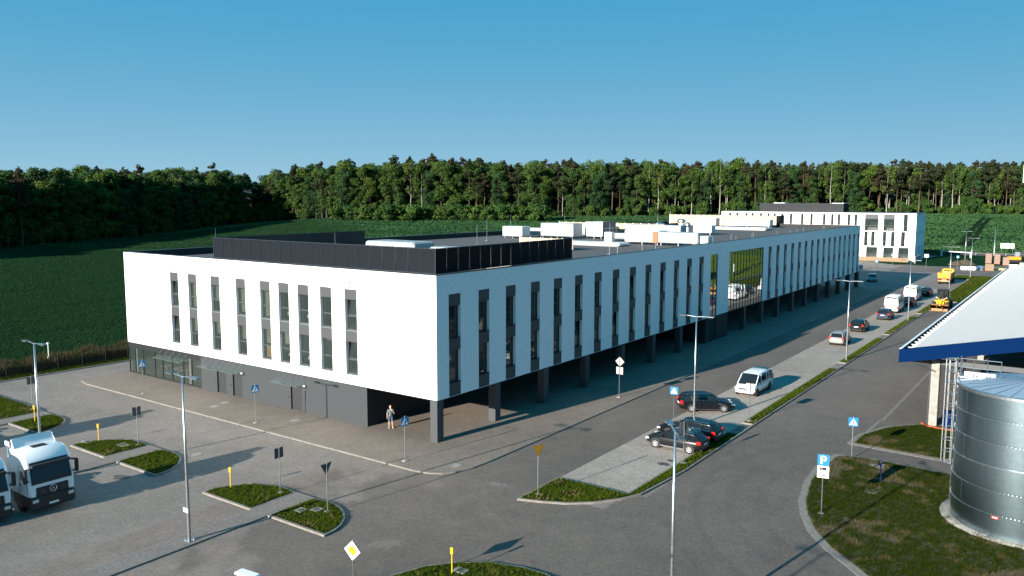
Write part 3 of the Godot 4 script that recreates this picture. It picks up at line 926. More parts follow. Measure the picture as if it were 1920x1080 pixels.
	screen_run(rs, Transform3D(side.basis, Vector3(-0.42, 12.42, -0.42)), 18.8, 1.84, 14)
	screen_run(rs, Transform3D(Basis(Vector3(0, 0, 1), Vector3.UP, Vector3(-1, 0, 0)), Vector3(-26.9, 12.42, -19.2)), 18.8, 1.84, 14)
	rooftop(b)

func rooftop(b: Node3D) -> void:
	var Y := 11.7
	var g := "air ducts and units on the flat roof"
	# insulated duct runs and white air units
	for e in [
		["white boxy air handling unit with a dark end grille on the roof", -24.6, -62.5, 3.0, 4.2, 2.15, "unit_white", true],
		["tall foil wrapped duct box beside the air handling unit", -30.6, -59.5, 5.8, 2.6, 1.95, "foil", false],
		["low white duct section on a frame near the rear parapet", -35.2, -56.0, 3.6, 2.2, 1.45, "unit_white", false],
		["foil wrapped duct run behind the brown panelled unit", -20.6, -68.0, 9.0, 2.2, 1.7, "foil", false],
		["long white air unit with two brown panels on the roof", -13.0, -53.2, 5.0, 2.4, 1.5, "unit_white", false],
		["foil wrapped duct end of the brown panelled unit", -8.0, -53.0, 5.4, 2.2, 1.4, "foil", false],
		["small square grey air outlet box by the roof edge", -2.7, -53.6, 1.2, 1.4, 1.0, "unit_white", false],
		["slim foil duct linking the tall duct box and the low white section", -34.0, -61.0, 4.2, 1.2, 1.1, "foil", false],
		["low foil duct lying between the two rows of roof units", -19.0, -58.5, 7.0, 1.1, 0.8, "foil", false],
		["white control cabinet standing beside the panelled roof unit", -14.6, -50.5, 1.1, 0.9, 1.3, "unit_white", false],
		["foil duct bend near the beige screen with battens", -29.5, -69.5, 6.0, 1.5, 1.3, "foil", false],
		["pale roof unit with open frame near the hooded fan", -16.5, -84.0, 3.2, 1.8, 1.2, "unit_white", false],
		["long white duct before the second beige screen", -25.0, -120.0, 9.5, 2.0, 1.3, "unit_white", false],
		["round topped silver duct by the second beige screen", -31.0, -118.0, 5.0, 2.0, 1.5, "foil", false]]:
		var n := thing("roof_unit", e[0], "air duct", Vector3(e[1], Y, e[2]), 0, g)
		var s := S()
		cbox(s, Vector3(0, 0.35, -e[4]), Vector3(e[3], 0.35 + e[5], 0), 0.06)
		obj("casing", s, M[e[6]], n)
		s = S()
		for x in [0.3, e[3] * 0.5, e[3] - 0.3]:
			for z in [-0.2, -e[4] + 0.2]: box(s, Vector3(x - 0.05, 0, z - 0.05), Vector3(x + 0.05, 0.36, z + 0.05))
		obj("stand", s, M.galv, n)
		if e[6] == "foil":   # folds stretched over stiffeners
			s = S()
			var k := int(e[3] / 0.9)
			for i in k:
				var x: float = e[3] * (i + 0.5) / k
				var hw: float = e[3] / k * 0.46
				var p := [Vector3(x - hw, 0.4, 0.004), Vector3(x + hw, 0.4, 0.004), Vector3(x + hw, 0.3 + e[5], 0.004), Vector3(x - hw, 0.3 + e[5], 0.004)]
				var c := Vector3(x, 0.35 + e[5] * 0.5, 0.16)
				for q in 4: tri(s, p[q], p[(q + 1) % 4], c)
			obj("fold", s, M.foil, n)
		else:
			s = S()
			var k := maxi(2, int(e[3] / 1.1))
			for i in range(1, k): box(s, Vector3(e[3] * i / k - 0.015, 0.4, 0.0), Vector3(e[3] * i / k + 0.015, 0.3 + e[5], 0.02))
			obj("seam", s, M.galv, n)
		if e[7]:
			s = S()
			for i in 2:
				for j in 4: box(s, Vector3(e[3], 0.5 + i * 1.1, -0.2 - j), Vector3(e[3] + 0.03, 1.5 + i * 1.1, -1.05 - j))
			obj("grille", s, M.frame, n)
		if e[0].begins_with("long white air unit"):
			for x in [4.1, 9.6]:
				s = S()
				box(s, Vector3(x, 0.3, 0.03), Vector3(x + 0.75, 1.75, 0.14))
				obj("brown_panel", s, M.timber, n)
	# beige acoustic screens with battens
	for e in [["low beige acoustic screen behind the louvred corner", -19.0, -37.5, 7.6, 1.35], ["long beige acoustic screen with battens across the roof", -34.5, -71.0, 19.0, 2.1], ["beige acoustic screen at the far end of the roof", -40.0, -126.0, 24.0, 2.3]]:
		var n := thing("roof_fence", e[0], "screen", Vector3(e[1], Y, e[2]), 0, "beige acoustic screens on the roof")
		var k := int(e[3] / 1.3)
		for i in k:
			var s := S()
			box(s, Vector3(e[3] * i / k + 0.05, 0.1, -0.05), Vector3(e[3] * (i + 1) / k - 0.05, e[4], 0))
			obj("panel", s, M.beige, n)
			s = S()
			box(s, Vector3(e[3] * i / k - 0.05, 0, -0.09), Vector3(e[3] * i / k + 0.05, e[4] + 0.08, 0.05))
			obj("batten", s, M.white_paint, n)
		if e[3] > 12:
			var t := Transform3D(Basis(Vector3(0, 0, 1), Vector3.UP, Vector3(-1, 0, 0)) * Basis(Vector3.UP, PI), Vector3(e[3], 0.1, 0.2))
			screen_run(n, t, 5.0, e[4], 4)
	# flat pale roof lights, foil heaps inside the screen
	for e in [["pale roof light slab on the flat roof near the ducts", -19.5, -47.0, 9.0, 3.0, 0.45, "unit_white"], ["pale roof light slab further along the flat roof", -26.0, -107.0, 14.0, 4.0, 0.5, "unit_white"], ["silver foil covered ducts inside the louvred screen", -20.5, -13.0, 6.5, 3.0, 1.95, "foil"], ["foil wrapped duct tops inside the screen corner", -10.0, -10.5, 6.0, 2.0, 1.85, "foil"], ["white duct box inside the screen corner", -4.4, -11.0, 3.0, 2.0, 1.95, "unit_white"]]:
		var s := S()
		cbox(s, Vector3(e[1], Y + 0.01, e[2] - e[4]), Vector3(e[1] + e[3], Y + e[5], e[2]), 0.15)
		tag(obj("roof_box", s, M[e[6]]), e[0], "roof box", "low boxes on the flat roof")
	# mushroom fans
	for p in [[-24.5, -88.0, 0.9, "large hooded roof fan"], [-21.0, -92.0, 0.5, "small hooded roof fan beside the large one"], [-31.0, -112.0, 0.8, "hooded roof fan before the far ducts"]]:
		var n := thing("roof_fan", p[3], "roof fan", Vector3(p[0], Y, p[1]))
		var s := S(true)
		lathe(s, Vector3.ZERO, Vector3.UP, [[0.0, p[2] * 0.6], [1.0, p[2] * 0.6]], 12)
		obj("base", s, M.unit_white, n)
		s = S()
		lathe(s, Vector3(0, 1.0, 0), Vector3.UP, [[0.0, p[2] * 0.75], [0.2, p[2] * 1.15], [0.5, p[2] * 1.1], [0.75, p[2] * 0.55], [0.8, 0.0]], 12)
		obj("hood", s, M.galv, n)
	# short vent pipes along the edge, lightning rods
	var s := S()
	cyl(s, Vector3(0, 0, 0), Vector3(0, 0.75, 0), 0.07, 0.07, 8); cyl(s, Vector3(0, 0.75, 0), Vector3(0, 0.85, 0), 0.1, 0.1, 8)
	var pm := fin(s, M.galv)
	for z in [-34.0, -40.2, -45.0, -58.0, -62.0, -66.0, -70.5, -75.0, -80.0, -85.0, -91.0, -97.0, -103.0, -110.0, -117.0]:
		var o := put("vent_pipe", pm, self, Transform3D(Basis(), Vector3(-2.4 - 2.5 * absf(sin(z)), Y, z)))
		tag(o, "short capped vent pipe along the flat roof edge", "vent pipe", "vent pipes along the roof edge")
	s = S()
	cyl(s, Vector3.ZERO, Vector3(0, 3.4, 0), 0.03, 0.012, 5); cbox(s, Vector3(-0.2, 0, -0.2), Vector3(0.2, 0.12, 0.2), 0.03)
	var rm := fin(s, M.galv)
	for p in [[-26.7, 0.1], [-11.0, 0.1], [-13.5, -22.0], [-32.0, -47.9], [-4.8, -34.2], [-38.0, -62.0], [-36.0, -75.0], [-39.0, -124.0], [-21.0, -80.0]]:
		var o := put("lightning_rod", rm, self, Transform3D(Basis(), Vector3(p[0], Y, -0.55 if p[1] > 0 else p[1])))
		tag(o, "thin lightning rod standing on the flat roof", "lightning rod", "lightning rods on the roof")

# ------------------------------------------------------------------ far building
func far_building() -> void:
	var b := thing("office_building", "white three storey office building behind the far crossing with scattered dark windows", "building", Vector3(-2.68, 0, -205.1))
	var front := Transform3D()
	var side := Transform3D(Basis(Vector3(0, 0, -1), Vector3.UP, Vector3(1, 0, 0)), Vector3.ZERO)
	var T := 13.4
	var fh := []
	for x in [-56.3, -54.0, -51.1, -49.1, -46.5, -44.2, -42.3, -40.0, -37.35, -34.05, -31.35, -27.7, -25.4, -23.55, -20.8, -18.9]: fh.append([x + 2.68, 9.9, x + 3.42, 13.0])
	for q in [[-16.05, 8.45, -12.45, 13.1], [-11.05, 8.45, -8.2, 13.1], [-5.9, 8.45, -4.85, 13.1], [-16.05, 4.1, -15.1, 8.2], [-14.2, 4.1, -13.25, 8.2], [-11.1, 4.15, -10.2, 8.25], [-8.95, 4.15, -8.0, 8.25], [-6.35, 4.2, -5.35, 8.25], [-15.35, 0.3, -12.4, 3.8], [-10.8, 0.3, -8.2, 3.8], [-6.9, 0.3, -4.25, 3.85]]: fh.append([q[0] + 2.68, q[1], q[2] + 2.68, q[3]])
	var sh := []
	for u in [0.8, 3.4, 6.4, 9.4, 12.4]:
		sh.append([u, 11.9, u + 0.9, 13.1]); sh.append([u, 7.4, u + 0.9, 8.5])
	for u in [0.9, 5.6, 10.6]: sh.append([u, 0.5, u + 1.6, 4.2])
	var s := S()
	pierced(s, -56, 0, 0, T, fh, 0.35, front)
	pierced(s, 0, 0, 14.3, T, sh, 0.35, side)
	box(s, Vector3(-56, 0, -14.3), Vector3(-0.02, T, -14.2))
	box(s, Vector3(-56, 0, -14.2), Vector3(-55.9, T, -0.02))
	obj("wall", s, M.render_white, b)
	s = S()
	box(s, Vector3(-56.05, T, -14.35), Vector3(0.05, T + 0.12, 0.05))
	obj("roof", s, M.frame, b)
	s = S()
	box(s, Vector3(-55, 0.1, -13), Vector3(-3, 13, -4))
	obj("inner_wall", s, M.inside, b)
	for set_ in [[fh, front], [sh, side]]:
		for h in set_[0]:
			var n := node("window", b, set_[1])
			var g := S()
			box(g, Vector3(h[0] + 0.05, h[1] + 0.05, -0.31), Vector3(h[2] - 0.05, h[3] - 0.05, -0.30))
			obj("pane", g, M.pane, n)
			g = S()
			box(g, Vector3(h[0], h[1], -0.34), Vector3(h[0] + 0.06, h[3], -0.27)); box(g, Vector3(h[2] - 0.06, h[1], -0.34), Vector3(h[2], h[3], -0.27))
			var my: float = h[1] + (h[3] - h[1]) * 0.3
			box(g, Vector3(h[0] + 0.06, my - 0.04, -0.338), Vector3(h[2] - 0.06, my + 0.04, -0.268)); box(g, Vector3(h[0] + 0.06, h[3] - 0.08, -0.338), Vector3(h[2] - 0.06, h[3], -0.268))
			if h[2] - h[0] > 1.5: box(g, Vector3(h[0] + (h[2] - h[0]) * 0.38, h[1], -0.336), Vector3(h[0] + (h[2] - h[0]) * 0.38 + 0.07, my - 0.04, -0.27))
			obj("frame", g, M.frame_dark, n)
			if h[2] - h[0] > 1.5 and set_[0] == fh:
				g = S()
				cbox(g, Vector3(h[0] + 0.7, h[1] + 0.1, -1.6), Vector3(h[2] - 0.4, h[1] + 0.85, -0.8), 0.05)
				obj("desk", g, M.white_paint, n)
				if h[1] > 4:
					g = S()
					box(g, Vector3(h[0] + 0.05, h[3] - 1.35, -0.25), Vector3(h[2] - 0.05, h[3] - 0.05, -0.2))
					obj("blind", g, M.panel_grey, n)
	var rs := node("roof_screen", b)
	screen_run(rs, Transform3D(Basis(), Vector3(-46.0, T + 0.1, -6)), 25.1, 2.5, 18)
	screen_run(rs, Transform3D(side.basis, Vector3(-20.9, T + 0.1, -6)), 6.0, 2.5, 4)
	s = S()
	for x in [-42.0, -24.5]: cbox(s, Vector3(x, T + 0.1, -11), Vector3(x + 3.5, T + 2.75, -7), 0.05)
	obj("roof_unit", s, M.unit_white, b)
	s = S()
	box(s, Vector3(-17, 0.02, 2.2), Vector3(-1.0, 1.15, 2.9))
	tag(put("stone_wall", fin(s, M.gabion), self, Transform3D(Basis(), Vector3(-2.68, 0, -205.1))), "low brown stone basket wall before the far office", "wall")
	s = S()
	box(s, Vector3(1.0, 0.02, -2), Vector3(1.3, 1.9, 6.0))
	tag(put("stone_wall", fin(s, M.concrete), self, Transform3D(Basis(), Vector3(-2.68, 0, -205.1))), "dark concrete side wall by the far office corner", "wall")

# ------------------------------------------------------------------ hall and tank
func hall() -> void:
	var b := thing("open_hall", "open sided hall with white pitched roof and blue fascia on concrete columns", "building")
	var x0 := 26.15
	var x1 := 56.0
	var xr := 41.0
	var z0 := -24.6
	var z1 := -115.0
	var k := 0.217      # roof pitch
	var roof_y := func(x: float) -> float: return 6.2 + k * (minf(x, 2 * xr - x) - x0)
	# gable fascias, leaning with the roof
	for z in [z0, z1]:
		var s := S()
		for q in [[x0, xr], [xr, x1]]:
			var ya: float = roof_y.call(q[0])
			var yb: float = roof_y.call(q[1])
			var p := [Vector3(q[0], ya - 1.05, z), Vector3(q[1], yb - 1.05, z), Vector3(q[1], yb, z), Vector3(q[0], ya, z)]
			var d := Vector3(0, 0, -0.14)
			quad(s, p[0], p[1], p[2], p[3]); quad(s, p[1] + d, p[0] + d, p[3] + d, p[2] + d)
			quad(s, p[3], p[2], p[2] + d, p[3] + d); quad(s, p[0] + d, p[1] + d, p[1], p[0])
		obj("fascia", s, M.blue_fascia, b)
		if z == z0:
			s = S()
			for q in [[x0, xr], [xr, x1]]:
				var ya: float = roof_y.call(q[0]) + 0.004
				var yb: float = roof_y.call(q[1]) + 0.004
				quad(s, Vector3(q[0], ya, z + 0.02), Vector3(q[1], yb, z + 0.02), Vector3(q[1], yb, z - 0.16), Vector3(q[0], ya, z - 0.16))
				quad(s, Vector3(q[0], ya, z + 0.02), Vector3(q[0], ya - 0.03, z + 0.02), Vector3(q[1], yb - 0.03, z + 0.02), Vector3(q[1], yb, z + 0.02))
			obj("fascia_cap", s, M.blue_fascia, b)
	# eave: outer blue board, gutter with brackets, then the white sheets
	var s := S()
	box(s, Vector3(x0, 5.15, z0 - 0.14), Vector3(x0 + 0.12, 6.2, z1 + 0.14))
	obj("eave_board", s, M.blue_fascia, b)
	s = S()
	box(s, Vector3(x0 - 0.02, 6.203, z0 - 0.16), Vector3(x0 + 0.16, 6.24, z1 + 0.16))
	obj("eave_cap", s, M.white_paint, b)
	s = S()
	box(s, Vector3(x0 + 0.12, 5.35, z0 - 0.15), Vector3(x0 + 0.95, 5.42, z1 + 0.15))
	obj("gutter", s, M.frame, b)
	s = S()
	var n := 62
	for i in n:
		var z: float = lerpf(z0 - 0.8, z1 + 0.8, i / float(n - 1))
		box(s, Vector3(x0 + 0.122, 5.7, z - 0.05), Vector3(x0 + 0.85, 6.12, z + 0.05))
	obj("bracket", s, M.galv, b)
	# trapezoid roof sheets: one mesh per side with real ribs
	for sd in 2:
		s = S()
		var ribs := 180
		for i in ribs:
			var za: float = lerpf(z0 - 0.16, z1 + 0.16, i / float(ribs))
			var zb: float = lerpf(z0 - 0.16, z1 + 0.16, (i + 1) / float(ribs))
			var pr := [[0.0, 0.0], [0.55, 0.0], [0.65, 0.022], [0.9, 0.022], [1.0, 0.0]]
			var xa := x0 + 0.9 if sd == 0 else xr
			var xb := xr if sd == 0 else x1 - 0.1
			for j in 4:
				var zc := lerpf(za, zb, pr[j][0])
				var zd := lerpf(za, zb, pr[j + 1][0])
				var ya: float = roof_y.call(xa) - 0.12
				var yb: float = roof_y.call(xb) - 0.12
				quad(s, Vector3(xa, ya + pr[j][1], zc), Vector3(xb, yb + pr[j][1], zc), Vector3(xb, yb + pr[j + 1][1], zd), Vector3(xa, ya + pr[j + 1][1], zd))
		obj("roof_sheet", s, M.roof_white, b)
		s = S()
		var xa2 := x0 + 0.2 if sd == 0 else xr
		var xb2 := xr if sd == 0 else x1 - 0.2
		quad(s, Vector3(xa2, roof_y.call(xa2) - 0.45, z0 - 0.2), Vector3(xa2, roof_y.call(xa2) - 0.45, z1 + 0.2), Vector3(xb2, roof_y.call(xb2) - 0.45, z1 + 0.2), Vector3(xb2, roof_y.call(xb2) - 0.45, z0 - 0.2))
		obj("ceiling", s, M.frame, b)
	# inner parapet strip at the far gable
	s = S()
	for i in 10: box(s, Vector3(x0 + 0.4 + i * 1.5, roof_y.call(x0 + 0.4 + i * 1.5) - 0.1, z1 + 0.2), Vector3(x0 + 1.7 + i * 1.5, roof_y.call(x0 + 0.4 + i * 1.5) + 0.55, z1 + 0.3))
	obj("gable_strip", s, M.white_paint, b)
	s = S()
	cbox(s, Vector3(-0.3, 0, -0.3), Vector3(0.3, 5.35, 0.3), 0.03)
	var cm := fin(s, M.concrete)
	for z in [-26.8, -42.9, -59.2, -75.5, -91.8, -108.0]:
		for x in [28.5, 41.0, 53.5]: put("column", cm, b, Transform3D(Basis(), Vector3(x, 0, z)))
	s = S()
	for z in [-26.8, -42.9, -59.2, -75.5, -91.8, -108.0]:
		box(s, Vector3(26.3, 4.95, z - 0.12), Vector3(55.8, 5.34, z + 0.12))
	obj("beam", s, M.frame, b)
	s = S()
	tube(s, [Vector3(28.5, 4.4, -26.5), Vector3(27.3, 5.1, -25.2)], 0.05)
	obj("brace", s, M.frame, b)
	s = S()
	cyl(s, Vector3(28.12, 0, -26.6), Vector3(28.12, 5.2, -26.6), 0.06, 0.06, 8)
	obj("downpipe", s, M.frame, b)
	# closed inner block that makes the hall dark inside
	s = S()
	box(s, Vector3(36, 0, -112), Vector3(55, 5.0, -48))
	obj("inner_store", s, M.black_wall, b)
	s = S()
	box(s, Vector3(29.2, 0.0, -27.3), Vector3(30.4, 1.3, -26.5)); 
	tag(obj("blue_cabinet", s, M.blue_fascia), "small blue cabinet beside the hall's corner column", "cabinet")
	s = S()
	tube(s, [Vector3(27.7, 0.12, -26.6), Vector3(28.3, 0.1, -25.9), Vector3(29.2, 0.14, -25.6), Vector3(30.4, 0.12, -25.5), Vector3(31.5, 0.12, -25.7)], 0.07)
	tag(obj("orange_hose", s, M.tape), "orange hose lying round the foot of the hall's corner column", "hose")

func tank() -> void:
	var c := Vector3(35.79, 0, -7.98)
	var R := 3.55
	var Hh := 7.55
	var b := thing("steel_tank", "round galvanised steel tank with bolted seams and a shallow blue grey roof", "tank", c)
	var s := S(true)
	lathe(s, Vector3(0, 0.0, 0), Vector3.UP, [[0.0, R + 0.55], [0.14, R + 0.55], [0.14, R - 0.1]], 64)
	obj("base_ring", s, M.concrete, b)
	# six courses, each slightly proud of the one above
	var ch := Hh / 6.0
	for k in 6:
		s = S(true)
		lathe(s, Vector3(0, 0.14 + k * ch, 0), Vector3.UP, [[0.0, R + 0.006 * (6 - k)], [ch - 0.01, R + 0.006 * (6 - k)]], 96)
		obj("shell_course", s, M.sheet_steel, b)
		s = S()
		if k == 2: lathe(s, Vector3(0, 0.14 + (k + 1) * ch - 0.03, 0), Vector3.UP, [[0.0, R + 0.03], [0.0, R + 0.048], [0.03, R + 0.048], [0.03, R + 0.03]], 96)
		for j in 120:
			var a := TAU * j / 120.0
			var d := Vector3(cos(a), 0, sin(a))
			box(s, Vector3(-0.022, -0.02, -0.01), Vector3(0.022, 0.02, 0.03), Transform3D(Basis(Vector3(-d.z, 0, d.x), Vector3.UP, d), d * (R + 0.048) + Vector3(0, 0.14 + (k + 1) * ch - 0.06, 0)))
		obj("bolted_seam", s, M.galv, b)
		s = S()
		for j in 8:
			var a := TAU * (j + 0.5 * (k % 2)) / 8.0 + 0.55
			var d := Vector3(cos(a), 0, sin(a))
			box(s, Vector3(-0.03, 0, 0), Vector3(0.03, ch - 0.06, 0.006), Transform3D(Basis(Vector3(-d.z, 0, d.x), Vector3.UP, d), d * (R + 0.006 * (6 - k)) + Vector3(0, 0.14 + k * ch, 0)))
		obj("vertical_seam", s, M.sheet_steel, b)
	var top := 0.14 + Hh
	s = S()
	lathe(s, Vector3(0, top - 0.12, 0), Vector3.UP, [[0.0, R + 0.02], [0.0, R + 0.1], [0.16, R + 0.1], [0.18, R - 0.12]], 96)
	obj("rim_angle", s, M.galv, b)
	for j in 28:
		s = S()
		var a0 := TAU * j / 28.0
		var a1 := TAU * (j + 1) / 28.0 - 0.012
		var p0 := Vector3(cos(a0), 0, sin(a0))
		var p1 := Vector3(cos(a1), 0, sin(a1))
		quad(s, p1 * R + Vector3(0, top + 0.05, 0), p0 * R + Vector3(0, top + 0.05, 0), p0 * 0.4 + Vector3(0, top + 0.38, 0), p1 * 0.4 + Vector3(0, top + 0.38, 0))
		var q := Vector3(-p0.z, 0, p0.x) * 0.03
		quad(s, p0 * R + q + Vector3(0, top + 0.075, 0), p0 * R - q + Vector3(0, top + 0.075, 0), p0 * 0.4 - q + Vector3(0, top + 0.405, 0), p0 * 0.4 + q + Vector3(0, top + 0.405, 0))
		obj("roof_panel", s, M.tank_roof, b)
	s = S()
	lathe(s, Vector3(0, top + 0.33, 0), Vector3.UP, [[0.0, 0.45], [0.15, 0.4], [0.2, 0.0]], 16)
	obj("roof_cap", s, M.galv, b)
	# red notice
	var ar := atan2(1.0, -0.32)
	var dr := Vector3(cos(ar), 0, sin(ar))
	s = S()
	box(s, Vector3(-0.17, 0, 0.0), Vector3(0.17, 0.13, 0.02), Transform3D(Basis(Vector3(dr.z, 0, -dr.x), Vector3.UP, dr), dr * (R + 0.045) + Vector3(0, 1.15, 0)))
	obj("notice_plate", s, M.red_plate, b)
	s = S()
	for i in 4: box(s, Vector3(-0.12 + i * 0.065, 0.045, 0.02), Vector3(-0.075 + i * 0.065, 0.09, 0.024), Transform3D(Basis(Vector3(dr.z, 0, -dr.x), Vector3.UP, dr), dr * (R + 0.045) + Vector3(0, 1.15, 0)))
	obj("notice_print", s, M.sign_white, b)
	# ladder with safety cage on the west side
	var al := PI + 0.27
	var d := Vector3(cos(al), 0, sin(al))
	var t := Vector3(-d.z, 0, d.x)
	var o := d * (R + 0.28)
	var l := thing("caged_ladder", "galvanised ladder with safety hoops on the side of the steel tank", "ladder", c)
	for sg in [-1, 1]:
		s = S()
		cyl(s, o + t * 0.24 * sg + Vector3(0, 0.3, 0), o + t * 0.24 * sg + Vector3(0, top + 1.15, 0), 0.028, 0.028, 6)
		obj("rail", s, M.galv, l)
	s = S()
	cyl(s, o - t * 0.24, o + t * 0.24, 0.016, 0.016, 6)
	var rm := fin(s, M.galv)
	for k in 27: put("rung", rm, l, Transform3D(Basis(), Vector3(0, 0.5 + k * 0.29, 0)))
	s = S()
	var hoop := []
	for k in 13:
		var a := PI * k / 12.0
		hoop.append(o + t * 0.38 * cos(a) * 1.0 + d * 0.72 * sin(a))
	tube(s, hoop, 0.028, 6)
	var hm := fin(s, M.galv)
	for k in 10: put("hoop", hm, l, Transform3D(Basis(), Vector3(0, 2.5 + k * 0.68, 0)))
	for k in [0, 2, 4, 6, 8, 10, 12]:
		s = S()
		cyl(s, hoop[k] + Vector3(0, 2.5, 0), hoop[k] + Vector3(0, 2.5 + 9 * 0.68, 0), 0.022, 0.022, 5)
		obj("cage_bar", s, M.galv, l)
	s = S()
	for k in 4: 
		for sg in [-1, 1]: cyl(s, o + t * 0.24 * sg + Vector3(0, 0.8 + k * 2, 0), o + t * 0.24 * sg - d * 0.26 + Vector3(0, 0.8 + k * 2, 0), 0.02, 0.02, 5)
	obj("standoff", s, M.galv, l)
	# landing with handrail on the roof edge
	var pf := thing("roof_landing", "small railed landing on top of the steel tank", "platform", c)
	var e := Vector3(-R + 0.05, top + 0.12, 0.0)
	var run := Vector3(1, 0, 0)
	var nrm := Vector3(0, 0, -1)
	s = S()
	box(s, Vector3(0, 0, -0.75), Vector3(2.0, 0.06, 0), Transform3D(Basis(run, Vector3.UP, -nrm), e))
	obj("deck", s, M.galv, pf)
	s = S()
	cbox(s, Vector3(0.1, 0.06, -0.7), Vector3(1.7, 0.26, -0.62), 0.03, Transform3D(Basis(run, Vector3.UP, -nrm), e))
	obj("toe_board", s, M.unit_white, pf)
	for k in 4:
		s = S()
		cyl(s, e + run * (0.66 * k) + Vector3(0, 0.05, 0), e + run * (0.66 * k) + Vector3(0, 1.12, 0), 0.024, 0.024, 6)
		obj("post", s, M.galv, pf)
	for y in [0.6, 1.1]:
		s = S()
		cyl(s, e + Vector3(0, y, 0), e + run * 2.0 + Vector3(0, y, 0), 0.024, 0.024, 6)
		obj("rail", s, M.galv, pf)

# ------------------------------------------------------------------ lamps, signs, small street things
func lamp_post(h: float) -> Node3D:
	var n := thing("street_lamp", "x", "street lamp", Vector3.ZERO, 0, "twin armed street lamps of the yard")
	var s := S(true)
	lathe(s, Vector3.ZERO, Vector3.UP, [[0.02, 0.095], [h * 0.5, 0.075], [h, 0.048], [h + 0.01, 0.0]], 14)
	obj("pole", s, M.galv, n)
	s = S()
	cbox(s, Vector3(-0.22, 0, -0.22), Vector3(0.22, 0.04, 0.22), 0.01)
	for a in [[-0.15, -0.15], [0.15, -0.15], [-0.15, 0.15], [0.15, 0.15]]: cyl(s, Vector3(a[0], 0.04, a[1]), Vector3(a[0], 0.12, a[1]), 0.025, 0.025, 6)
	obj("base_plate", s, M.galv, n)
	s = S()
	tube(s, [Vector3(-0.85, h + 0.05, 0), Vector3(0, h - 0.02, 0), Vector3(0.85, h + 0.05, 0)], 0.036, 8)
	obj("arm", s, M.galv, n)
	for sg in [-1, 1]:
		s = S()
		cbox(s, Vector3(0.75, h + 0.01, -0.14), Vector3(1.42, h + 0.09, 0.14), 0.03, Transform3D(Basis(Vector3.UP, 0.0 if sg > 0 else PI) , Vector3.ZERO))
		var hd := obj("lamp_head", s, M.galv if sg > 0 else M.frame, n)
		s = S()
		box(s, Vector3(0.85, h + 0.0, -0.1), Vector3(1.36, h + 0.012, 0.1), Transform3D(Basis(Vector3.UP, 0.0 if sg > 0 else PI), Vector3.ZERO))
		obj("lens", s, M.lamp_clear, hd)
	return n
func lamps() -> void:
	var a := lamp_post(8.75)
	a.position = Vector3(0.6, 0.1, 20.45)
	a.set_meta("label", "twin arm street lamp with a small notice plate on its pole")
	var first := a
	for e in [
		[-15.35, 0.1, 20.45, 0.0, "twin arm street lamp standing behind the white truck cab"],
		[13.25, 0, -15.4, 0.04, "twin arm street lamp rising behind the two black parked cars"],
		[25.0, 0, 14.5, 2.2, "street lamp pole across the junction with a short looking cross arm"],
		[16.55, 0.12, -49.4, 0.0, "twin arm street lamp on the grass strip beside the silver car"],
		[16.55, 0.12, -85.2, 0.0, "twin arm street lamp on the grass strip beside the dark blue car"],
		[16.3, 0.0, -127.0, 0.0, "twin arm street lamp behind the yellow wheel loader"],
		[9.6, 0, -206.0, 0.0, "far twin arm street lamp by the exit road"],
		[15.7, 0.12, -163.5, 0.0, "far twin arm street lamp at the end of the large lawn"],
		[22.8, 0, 32.05, 0.1, "street lamp whose white head just shows above the paving"]]:
		var c := copy(first, "street_lamp", Vector3(e[0], e[1], e[2]), e[3], e[4])
		if e[2] > 30:
			for ch in c.get_children():
				if ch.name.begins_with("lamp_head"): ch.mesh = ch.mesh.duplicate(); ch.mesh.surface_set_material(0, M.white_paint)
	var s := S()
	cbox(s, Vector3(-0.28, 1.55, 0.09), Vector3(0.14, 1.78, 0.105), 0.005)
	obj("notice_plate", s, M.sign_white, a)
	s = S()
	for i in 3: box(s, Vector3(-0.24 + i * 0.12, 1.61, 0.106), Vector3(-0.16 + i * 0.12, 1.72, 0.109))
	obj("notice_print", s, M.sign_blue, a)
	s = S()
	tube(s, ring(Vector3(-0.14, 3.6, 0.1), Vector3.RIGHT, Vector3.UP, 0.16, 14), 0.012, 5)
	obj("cable_loop", s, M.rubber, a)
	# plain mast far behind
	s = S(true)
	lathe(s, Vector3(12.9, 0, -245), Vector3.UP, [[0.0, 0.13], [8.9, 0.08], [8.92, 0.0]], 10)
	tag(obj("mast", s, M.galv), "plain pale mast beside the public road", "mast")
func sign_post(label: String, x: float, z: float, turn: float, h: float, y0 := 0.0, group := "") -> Node3D:
	var n := thing("road_sign", label, "road sign", Vector3(x, y0, z), turn, group)
	var s := S()
	cyl(s, Vector3(0, 0, 0), Vector3(0, h, 0), 0.032, 0.032, 8)
	cyl(s, Vector3(0, h, 0), Vector3(0, h + 0.02, 0), 0.037, 0.037, 8)
	obj("post", s, M.galv, n)
	s = S()
	cbox(s, Vector3(-0.17, -0.05, -0.17), Vector3(0.17, 0.06, 0.17), 0.03)
	obj("footing", s, M.concrete, n)
	return n
func sign_plate(n: Node3D, poly: PackedVector2Array, front: String, back := "sign_back", called := "plate") -> Node3D:
	var s := S()
	plate(s, poly, 0.036, 0.046)
	var o := obj(called, s, M[back], n)
	s = S()
	plate(s, poly, 0.047, 0.049)
	obj("face", s, M[front], o)
	return o
func mark(o: Node3D, poly: PackedVector2Array, m: String, z := 0.052) -> void:
	var s := S()
	plate(s, poly, 0.049, z)
	obj("marking", s, M[m], o)
func shift(p: Array, dx: float, dy: float, k := 1.0) -> PackedVector2Array:
	var o := PackedVector2Array()
	for q in p: o.append(Vector2(q[0] * k + dx, q[1] * k + dy))
	return o
